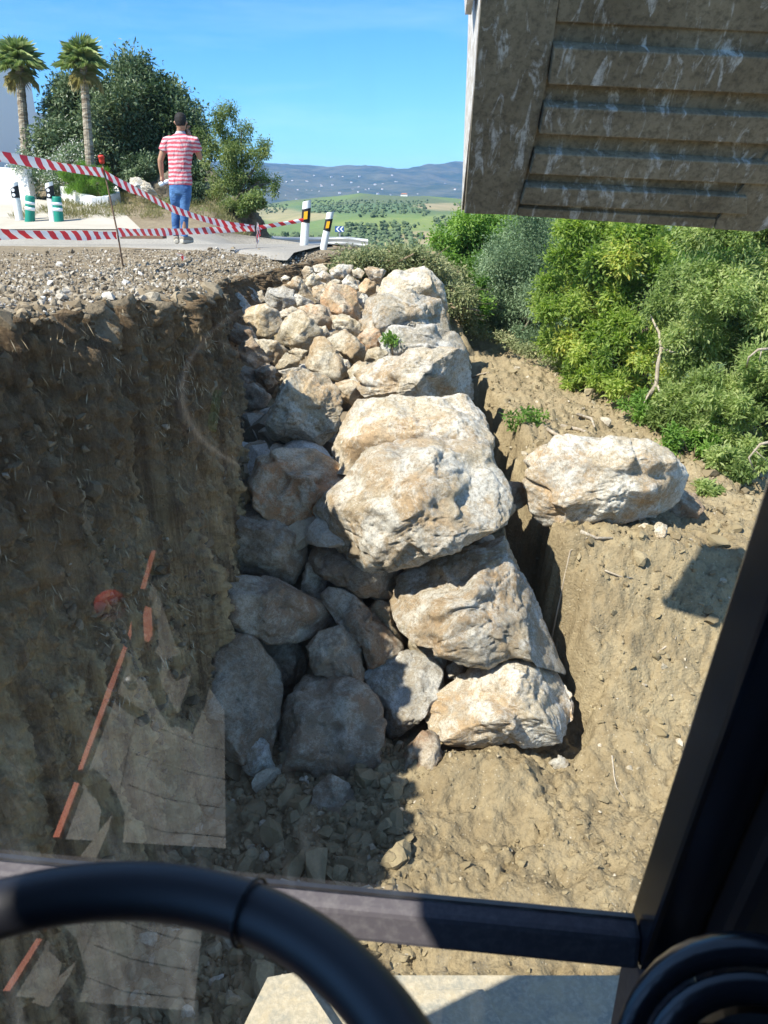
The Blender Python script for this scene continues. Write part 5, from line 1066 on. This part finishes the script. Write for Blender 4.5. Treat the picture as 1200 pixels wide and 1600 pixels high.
# dust film: drips near the lower edge, faint smears above
dd = N.new('ShaderNodeBsdfDiffuse'); dd.inputs[0].default_value = (.55, .55, .50, 1); dtr = N.new('ShaderNodeBsdfTranslucent'); dtr.inputs[0].default_value = (.55, .55, .50, 1); dm = N.new('ShaderNodeMixShader'); dm.inputs[0].default_value = .5; L.new(dd.outputs[0], dm.inputs[1]); L.new(dtr.outputs[0], dm.inputs[2])
tcn = N.new('ShaderNodeTexCoord'); mpn = N.new('ShaderNodeMapping'); mpn.inputs['Scale'].default_value = (38, 38, 2.2); nz = N.new('ShaderNodeTexNoise'); nz.inputs['Detail'].default_value = 5; L.new(tcn.outputs['Object'], mpn.inputs[0]); L.new(mpn.outputs[0], nz.inputs['Vector']); nz.inputs['Scale'].default_value = 1
rmp = N.new('ShaderNodeValToRGB'); rmp.color_ramp.elements[0].position = .52; rmp.color_ramp.elements[1].position = .78; rmp.color_ramp.elements[1].color = (.16, .16, .16, 1); L.new(nz.outputs[0], rmp.inputs[0])
sp = N.new('ShaderNodeSeparateXYZ'); L.new(tcn.outputs['Object'], sp.inputs[0]); mr = N.new('ShaderNodeMapRange'); mr.inputs[1].default_value = float(CAM[2] - ROOT[2] - .45); mr.inputs[2].default_value = float(CAM[2] - ROOT[2] - .74); mr.inputs[3].default_value = .2; mr.inputs[4].default_value = 1.0; L.new(sp.outputs[2], mr.inputs[0])
mm = N.new('ShaderNodeMath'); mm.operation = 'MULTIPLY'; L.new(rmp.outputs[0], mm.inputs[0]); L.new(mr.outputs[0], mm.inputs[1])
n2 = N.new('ShaderNodeTexNoise'); n2.inputs['Scale'].default_value = 3; n2.inputs['Detail'].default_value = 8; L.new(tcn.outputs['Object'], n2.inputs['Vector']); r2 = N.new('ShaderNodeValToRGB'); r2.color_ramp.elements[0].position = .4; r2.color_ramp.elements[1].position = .8; r2.color_ramp.elements[0].color = (.006, .006, .006, 1); r2.color_ramp.elements[1].color = (.028, .028, .028, 1); L.new(n2.outputs[0], r2.inputs[0])
ad = N.new('ShaderNodeMath'); ad.operation = 'ADD'; L.new(mm.outputs[0], ad.inputs[0]); L.new(r2.outputs[0], ad.inputs[1])
m2 = N.new('ShaderNodeMixShader'); L.new(ad.outputs[0], m2.inputs[0]); L.new(m1.outputs[0], m2.inputs[1]); L.new(dm.outputs[0], m2.inputs[2]); L.new(m2.outputs[0], N['Material Output'].inputs[0]); GLASS = t
epart(MB().add([(GL, gy(GB), GB), (GR_ + .02, gy(GB), GB), (GR_ + .02, gy(GT), GT), (GL, gy(GT), GT)], [(0, 1, 2, 3)]), 'windscreen', GLASS)
epart(MB().add([(GL, .60, -1.25), (GR_ + .02, .60, -1.25), (GR_ + .02, .625, -.80), (GL, .625, -.80)], [(0, 1, 2, 3)]), 'lower_windscreen', GLASS)
# frame
cf = epart(MB().hexa([(GL, .594, -.795), (GR_, .594, -.795), (GR_, .622, -.795), (GL, .622, -.795), (GL, .604, -.756), (GR_, .604, -.756), (GR_, .630, -.752), (GL, .630, -.752)]), 'cross_bar', DG, bevel=.006)
epart(MB().hexa([(GL, .624, -.753), (GR_ - .004, .624, -.753), (GR_ - .004, .630, -.753), (GL, .630, -.753), (GL, .624, -.749), (GR_ - .004, .624, -.749), (GR_ - .004, .630, -.749), (GL, .630, -.749)]), 'highlight_strip', TRIMB, cf)  # pale strip laid on the bar as its top highlight
def slant(x0, x1, y0, y1, za, zb):    # prism following the lean of the screen
    return [(x0, gy(za) + y0, za), (x1, gy(za) + y0, za), (x1, gy(za) + y1, za), (x0, gy(za) + y1, za), (x0, gy(zb) + y0, zb), (x1, gy(zb) + y0, zb), (x1, gy(zb) + y1, zb), (x0, gy(zb) + y1, zb)]
epart(MB().hexa(slant(GR_, GR_ + .05, -.035, .03, -.80, .40)), 'front_pillar', BKG, bevel=.006)
epart(MB().hexa(slant(GR_ + .052, GR_ + .13, -.07, .02, -.78, .40)), 'pillar_cover', BK, bevel=.012)
epart(MB().hexa(slant(GL - .06, GL, -.06, .03, -1.25, .40)), 'front_pillar', BKG, bevel=.006)
epart(MB().hexa([(GR_, .57, -1.25), (GR_ + .06, .56, -1.25), (GR_ + .06, .66, -1.25), (GR_, .66, -1.25), (GR_, .585, -.79), (GR_ + .06, .56, -.79), (GR_ + .06, .66, -.79), (GR_, .66, -.79)]), 'lower_pillar', DG, bevel=.008)
epart(MB().hexa(slant(GL, GR_ + .1, -.05, .03, GT, GT + .08)), 'header', BK, bevel=.006)
epart(MB().box((-.20, -.28, .42), (1.0, 1.55, .05)), 'roof', BK, bevel=.01)
epart(MB().hexa([(.40, -1.05, -1.25), (.45, -1.05, -1.25), (.45, .5, -1.25), (.40, .5, -1.25), (.40, -1.05, .4), (.45, -1.05, .4), (.45, .40, .4), (.40, .40, .4)]), 'side_wall', BK)
epart(MB().box((-.2, -1.05, -.45), (1.2, .05, 1.7)), 'rear_wall', BK)
# right hand trim and vent
Vt = []; Ft = []; rows = 14; n = 12
for i in range(rows):
    f = i / (rows - 1); z = -.86 + f * .62
    for k in range(n + 1):
        a = k / n; x = .285 + .15 * a ** 1.2 + .01 * math.sin(a * 9) - .0 * f; y = .50 - .2 * (z + .75) - .26 * a - .03 * math.sin(a * 3.1); x -= .03 * max(0, 1 - abs(a - .45) / .12) * 0.5
        Vt.append((x, y, z))
for i in range(rows - 1):
    for k in range(n): b = i * (n + 1) + k; Ft.append((b, b + 1, b + n + 2, b + n + 1))
o = epart(MB().add(Vt, Ft), 'trim_panel', TRIM, smooth_=True); md = o.modifiers.new('s', 'SOLIDIFY'); md.thickness = .01
def ring(c, r0, r1, z0, z1, M, n=40):
    V = []; F = []; pr = [(r0, z0), (r0 * .97 + r1 * .03, z1), (r1 * .8 + r0 * .2, z1), (r1, z0)]
    for r_, z_ in pr:
        for k in range(n): V.append(tuple(Vector(c) + M @ Vector((r_ * math.cos(2 * math.pi * k / n), r_ * math.sin(2 * math.pi * k / n), z_))))
    for i in range(3):
        for k in range(n): F.append((i * n + k, i * n + (k + 1) % n, (i + 1) * n + (k + 1) % n, (i + 1) * n + k))
    return MB().add(V, F)
def inv_m(px, py, dist):
    d = ray(px, py); w = d / np.linalg.norm(d) * dist; return Vector((w @ XM, w @ YM, w[2]))
vc = inv_m(1215, 1765, .66); nrm = Vector((-.25, -.6, .6)).normalized(); Mv = Vector((0, 0, 1)).rotation_difference(nrm).to_matrix()
va = epart(ring(vc, .105, .085, -.06, .0, Mv), 'vent_housing', BKG, smooth_=True)
epart(ring(vc, .086, .066, -.004, .004, Mv), 'air_vent', BKG, va, smooth_=True); epart(ring(vc, .062, .0, -.03, -.012, Mv), 'vent_core', BK, va)
mb = MB()
for k in range(-4, 5): mb.box(tuple(vc + Mv @ Vector((0, k * .012, -.004))), (.10, .003, .018), Mv @ Matrix.Rotation(R(30), 3, 'X'))
epart(mb, 'vent_slat', BK, va, kind='stuff')
# steering wheel
wc = Vector((-.1688, .1199, -.3703)); til = R(-5.1); Mw = Matrix.Rotation(til, 3, 'X'); pts = [wc + Mw @ Vector((.19 * math.cos(a), .19 * math.sin(a), 0)) for a in np.linspace(0, 2 * np.pi, 96, endpoint=False)]
sw = epart(MB().tube(pts, .0166, 20, closed=True), 'steering_wheel', WR, smooth_=True)
for a in (R(200), R(340), R(270)):
    d = Mw @ Vector((math.cos(a), math.sin(a), 0)); epart(MB().tube([wc + d * .03 + Vector((0, 0, -.03)), wc + d * .1 + Vector((0, 0, -.02)), wc + d * .185], [.016, .014, .012], 12), 'spoke', WR, sw, smooth_=True)
epart(MB().lathe(tuple(wc), [(.05, -.06), (.055, -.04), (.05, -.02), (.03, -.012)], 24, Mw), 'hub', WR, sw, smooth_=True)
a0 = R(73); pj = [wc + Mw @ Vector(((.19 + .0188 * math.cos(b)) * math.cos(a0), (.19 + .0188 * math.cos(b)) * math.sin(a0), .0188 * math.sin(b))) for b in np.linspace(0, 2 * np.pi, 24, endpoint=False)]
epart(MB().tube(pj, .0012, 6, closed=True), 'rim_seam', BK, sw)
epart(MB().tube([wc + Vector((0, 0, -.06)), wc + Vector((0, .15, -.6)), wc + Vector((0, .2, -.88))], [.035, .04, .06], 16), 'steering_column', BK, smooth_=True)
# floor, sill and what lies there: seen as reflections in the screen
t = NT('dusty_grey_mat'); co = t.co('Object'); n = t.noise(co, 14, 8, .7, .5); MAT = t.fin(t.mix(t.ramp(n, [(.4, 0), (.65, 1)]), (.17, .17, .165), (.34, .33, .30)), .8, t.bump(n, .4, .01))
t = NT('unlit_black_rubber'); BLK = t.fin((.006, .006, .006), 1.0, spec=0.0)  # near-black: darkness of the unlit floor is in its colour; also black hoses
t = NT('orange_paint'); ORG = t.fin((.72, .13, .035), .45)
epart(MB().box((-.20, -.2, -1.275), (1.2, 1.7, .05)), 'floor', BLK)
NGL = np.array([0, -1, -.2]); NGL = NGL / np.linalg.norm(NGL); PGL = np.array([0, .62, -.75])
def mirror_hit(px, py, z=-1.245):
    d = ray(px, py); d = np.array([d @ XM, d @ YM, d[2]]); tt = (PGL @ NGL) / (d @ NGL); h = d * tt; r = d - 2 * (d @ NGL) * NGL; s_ = (z - h[2]) / r[2]; return h + r * s_
def on_floor(pts, z): return [tuple(mirror_hit(a_, b_, z)) for a_, b_ in pts]
def slab(pts, z, h, name, mat, parent=None):
    lo = on_floor(pts, z); m = len(lo); hi = [(a_, b_, c_ + h) for a_, b_, c_ in lo]
    return epart(MB().add(hi + lo, [tuple(range(m)), tuple(range(m, 2 * m))[::-1]] + [(i, m + i, m + (i + 1) % m, (i + 1) % m) for i in range(m)]), name, mat, parent)
sill = slab([(246, 864), (222, 950), (207, 1000), (200, 1002), (214, 950), (238, 866)], -1.245, .012, 'door_sill_edge', ORG)
slab([(207, 1000), (180, 1078), (132, 1206), (124, 1208), (170, 1080), (200, 1002)], -1.245, .012, 'door_sill_edge', ORG)
slab([(127, 1228), (96, 1312), (86, 1312), (119, 1226)], -1.245, .012, 'door_sill_edge', ORG)
slab([(219, 950), (240, 958), (242, 1000), (232, 1018), (218, 996)], -1.245, .02, 'orange_bracket', ORG)
mt = slab([(236, 905), (252, 940), (275, 1010), (318, 1060), (351, 1112), (353, 1326), (94, 1311), (130, 1228), (180, 1080)], -1.248, .002, 'floor_mat', MAT)
for k in range(4):
    epart(MB().tube(on_floor([(216 - k * 8, 1125 + k * 50), (262 - k * 3, 1142 + k * 52), (310, 1162 + k * 47), (352, 1172 + k * 45)], -1.2455), .0016, 6), 'mat_rib', BK, mt)
epart(MB().tube(on_floor([(214, 1105), (198, 1180), (186, 1240)], -1.2455), .0012, 6), 'mat_rib', MAT, mt)
epart(MB().tube(on_floor([(222, 925), (214, 960), (216, 1010), (235, 1060), (262, 1112), (284, 1122), (300, 1085), (312, 1040), (305, 1010), (286, 1030), (262, 1040)], -1.225), .014, 10), 'hose', BLK, smooth_=True)
epart(MB().tube(on_floor([(178, 1085), (205, 1105), (228, 1118)], -1.232), .007, 8), 'hose', BLK, smooth_=True)
epart(MB().tube(on_floor([(138, 1212), (160, 1232), (172, 1262), (168, 1300)], -1.228), .017, 10), 'hose', BLK, smooth_=True)
epart(MB().lathe(tuple(mirror_hit(202, 1065, -1.24)), [(.012, 0), (.012, .008), (.006, .011)], 14), 'sill_bolt', GALV, smooth_=True)
rk = mirror_hit(172, 945, -1.12); epart(MB().lathe(tuple(rk), [(.004, -.03), (.03, -.022), (.036, 0), (.03, .018), (.014, .03), (.002, .033)], 20), 'red_knob', RP, smooth_=True)
epart(MB().tube([tuple(rk + np.array([0, 0, -.02])), tuple(rk + np.array([.02, .03, -.12]))], .008, 8), 'knob_stalk', BLK)
gk = mirror_hit(238, 1492, -1.1); epart(MB().lathe(tuple(gk), [(.024, -.006), (.026, 0), (.024, .006), (.01, .010)], 20), 'green_cap', TP, smooth_=True)
slab([(125, 1345), (178, 1276), (172, 1300), (150, 1352)], -1.20, .01, 'silver_step_edge', TRIMB)
slab([(40, 1560), (90, 1450), (62, 1560)], -1.245, .01, 'silver_step_edge', TRIMB)
slab([(240, 1515), (308, 1520), (288, 1572), (232, 1565), (262, 1545)], -1.2, .01, 'pedal_plate', TRIMB)
def behind(px, py, s_):
    d = ray(px, py); d = np.array([d @ XM, d @ YM, d[2]]); tt = (PGL @ NGL) / (d @ NGL); h = d * tt; r = d - 2 * (d @ NGL) * NGL; return h + r / np.linalg.norm(r) * s_
t = NT('high_visibility_green'); HV = t.fin((.30, .85, .10), .6)
for pts_, nm_, m_ in (([(322, 676), (334, 610), (348, 608), (338, 674)], 'hi_vis_strip', HV), ([(298, 606), (304, 594), (314, 600), (312, 632), (304, 634)], 'red_tab', RP)):  # strip and tab added behind the view for their reflections in the glass
    a_ = [behind(u_, v_, .62) for u_, v_ in pts_]; b_ = [behind(u_, v_, .635) for u_, v_ in pts_]; m = len(a_)
    epart(MB().add([tuple(p) for p in a_ + b_], [tuple(range(m)), tuple(range(m, 2 * m))[::-1]] + [(i, m + i, m + (i + 1) % m, (i + 1) % m) for i in range(m)]), nm_, m_)
# machine deck in front of the cab
t = NT('dusty_machine_steel'); co = t.co('Object'); n = t.noise(co, 9, 8, .7, .6); n2 = t.noise(co, 60, 5, .7)
c = t.mix(t.ramp(n, [(.4, 0), (.6, 1)]), (.44, .37, .25), (.30, .285, .23)); c = t.mix(t.ramp(n2, [(.45, 0), (.62, .7)]), c, (.52, .45, .33)); DECK = t.fin(c, .85, t.bump(n2, .4, .01))
dk_ = [at_z(600, 1524, -1.7), at_z(985, 1524, -1.7), at_z(940, 1700, -1.7), at_z(380, 1700, -1.7), at_z(440, 1522, -1.7)]
dk = epart(MB().add([tuple(p) for p in dk_] + [tuple(p - np.array([0, 0, .25])) for p in dk_], [(0, 4, 3, 2, 1), (0, 1, 6, 5), (1, 2, 7, 6), (2, 3, 8, 7), (3, 4, 9, 8), (4, 0, 5, 9)]), 'front_deck', DECK, world=True)
q = [at_z(*u, -1.65) for u in [(418, 1527), (462, 1519), (480, 1540), (560, 1660), (350, 1680), (372, 1620)]]
epart(MB().add([tuple(p) for p in q] + [tuple(p - np.array([0, 0, .045])) for p in q], [(0, 5, 4, 3, 2, 1), (0, 1, 7, 6), (1, 2, 8, 7), (2, 3, 9, 8), (3, 4, 10, 9), (4, 5, 11, 10), (5, 0, 6, 11)]), 'speckled_bracket', DECK, dk, world=True)
q = [at_z(*u, -1.67) for u in [(665, 1545), (755, 1545), (785, 1600), (800, 1680), (640, 1680), (650, 1580)]]
epart(MB().add([tuple(p) for p in q] + [tuple(p - np.array([0, 0, .03])) for p in q], [(0, 5, 4, 3, 2, 1), (0, 1, 7, 6), (1, 2, 8, 7), (2, 3, 9, 8), (3, 4, 10, 9), (4, 5, 11, 10), (5, 0, 6, 11)]), 'hatch_plate', DECK, dk, world=True, bevel=.004)
# ---- bucket
t = NT('worn_bucket_steel'); co = t.co('Object'); n = t.noise(co, 3, 8, .65, .5); sc_ = t.noise(t.co('Object', (15, 5, 4.5), rot=(0, .5, 0)), 1.8, 7, .68, .8); n3 = t.noise(co, 60, 5, .7)
c = t.mix(t.ramp(n, [(.38, 0), (.62, 1)]), (.18, .145, .095), (.30, .25, .17)); c = t.mix(t.ramp(sc_, [(.55, 0), (.64, .9)]), c, (.60, .58, .53)); c = t.mix(t.ramp(t.noise(co, 14, 8, .75), [(.62, 0), (.76, .6)]), c, (.42, .38, .30)); c = t.mix(t.ramp(n3, [(.35, .6), (.55, 0)]), c, (.06, .05, .035))
BST = t.fin(c, .5, t.bump(n3, .12, .003), spec=.3)
t = NT('sunlit_bucket_edge'); n = t.noise(t.co('Object'), 30, 7, .7); BED = t.fin(t.mix(t.ramp(n, [(.45, 0), (.62, 1)]), (.50, .44, .36), (.74, .71, .66)), .6, t.bump(n, .4, .005))  # paler steel for the bucket's left side: sunlight put into the colour
beta = R(35); A0 = at(722, 328, 2.6); PN = np.array([0, -math.cos(beta), -math.sin(beta)]); PU = np.array([0, -math.sin(beta), math.cos(beta)])
def onb(px, py, off=0.0):
    d = ray(px, py); tt = ((A0 + PN * off - CAM) @ PN) / (d @ PN); return CAM + d * tt
def plate(name, poly, off, th, mat, parent, bev=.003):
    V = [onb(x_, y_, 0) + PN * (off + th) for x_, y_ in poly] + [onb(x_, y_, 0) + PN * off for x_, y_ in poly]; m = len(poly)
    F = [tuple(range(m)), tuple(range(m, 2 * m))[::-1]] + [(i, m + i, m + (i + 1) % m, (i + 1) % m) for i in range(m)]
    return epart(MB().add([tuple(v) for v in V], F), name, mat, parent, bevel=bev, world=True)
Wb = 1.28; tmax = .98
L0 = A0.copy(); U0 = L0 + PU * tmax; prof = [L0, U0, np.array([L0[0], U0[1] + .35, U0[2] + .28]), np.array([L0[0], L0[1] + .04, L0[2] + .75 ]), np.array([L0[0], L0[1] + .0, L0[2] + .45])]
wv = np.array([Wb, 0, -.035])
bk = empty('bucket', tuple(A0 - ROOT)); bk.parent = ex
def bpart(mb, name, mat, bevel=0, **k):
    mb.v = [tuple(np.array(v) - A0) for v in mb.v]; return mb.build(name, mat, bk, bevel=bevel, **k)
th = PN * -.02; e_ = np.array([.0, 0, 0])
P4 = [prof[0], prof[0] + wv, prof[1] + wv, prof[1]]
bpart(MB().hexa([tuple(p) for p in P4] + [tuple(p - PN * .025) for p in P4]), 'floor_plate', BST)
P4 = [prof[1], prof[1] + wv, prof[2] + wv, prof[2]]; bpart(MB().hexa([tuple(p) for p in P4] + [tuple(p + np.array([0, .02, -.03])) for p in P4]), 'back_plate', BST)
for sd in (0, 1):
    b_ = [p + wv * sd + np.array([-.002 if sd == 0 else .002, 0, 0]) for p in prof]; m = 5; V = [tuple(p) for p in b_] + [tuple(p + np.array([.016, 0, 0])) for p in b_]
    bpart(MB().add(V, [tuple(range(m)), tuple(range(m, 2 * m))[::-1]] + [(i, (i + 1) % m, m + (i + 1) % m, m + i) for i in range(m)]), 'side_plate', BED if sd == 0 else BST, bevel=.004)
# raised left strip, ribs, lip, corner strip
def bplate(name, poly, th_, off=0.0, mat=None):
    V = [onb(x_, y_) + PN * (off + th_) for x_, y_ in poly] + [onb(x_, y_) + PN * (off - .002) for x_, y_ in poly]; m = len(poly)
    return bpart(MB().add([tuple(v) for v in V], [tuple(range(m)), tuple(range(m, 2 * m))[::-1]] + [(i, m + i, m + (i + 1) % m, (i + 1) % m) for i in range(m)]), name, mat or BST, bevel=.004)
Z = lambda x_, y_: (700 + x_ / 2.4, y_ / 2.4)
bplate('wear_strip', [Z(140, -260), Z(60, 786), Z(255, 792), Z(290, 640), Z(330, 480), Z(365, 300), Z(400, 75), Z(445, -260)], .022)
bplate('top_strip', [Z(402, 70), Z(1330, 118), Z(1330, -200), Z(447, -262)], .018)
for (a, b_, xl, xr) in ((150, 288, 385, 1320), (372, 474, 350, 1300), (546, 624, 315, 1220), (672, 738, 280, 1110)):
    sl_ = 38 / 800; bplate('wear_rib', [Z(xl + 6, a), Z(xl - 14, b_), Z(xr, b_ + (xr - xl) * sl_), Z(xr, a + (xr - xl) * sl_)], .04)
bplate('lip', [Z(262, 764), Z(256, 794), Z(990, 842), Z(1000, 806)], .022)
bplate('corner_strip', [Z(1002, 806), Z(992, 842), Z(1150, 852), Z(1330, 795), Z(1330, 420), Z(1190, 560)], .026)
bpart(MB().hexa([(A0[0] - .03, 2.22, .55 + .62), (A0[0] - .012, 2.22, .55 + .62), (A0[0] - .012, 2.52, 1.45), (A0[0] - .03, 2.52, 1.45), (A0[0] - .03, 2.42, 1.04), (A0[0] - .012, 2.42, 1.04), (A0[0] - .012, 2.65, 1.3), (A0[0] - .03, 2.65, 1.3)]), 'side_cutter', BED)
# arm going up out of view
mb = MB(); mb.tube([tuple(U0 + wv * .5 + np.array([0, .1, .15])), tuple(U0 + wv * .5 + np.array([.1, -.9, 1.5])), tuple(U0 + wv * .5 + np.array([.1, -2.2, 2.2]))], [.13, .17, .2], 4)
epart(mb, 'arm', ORG, world=True)
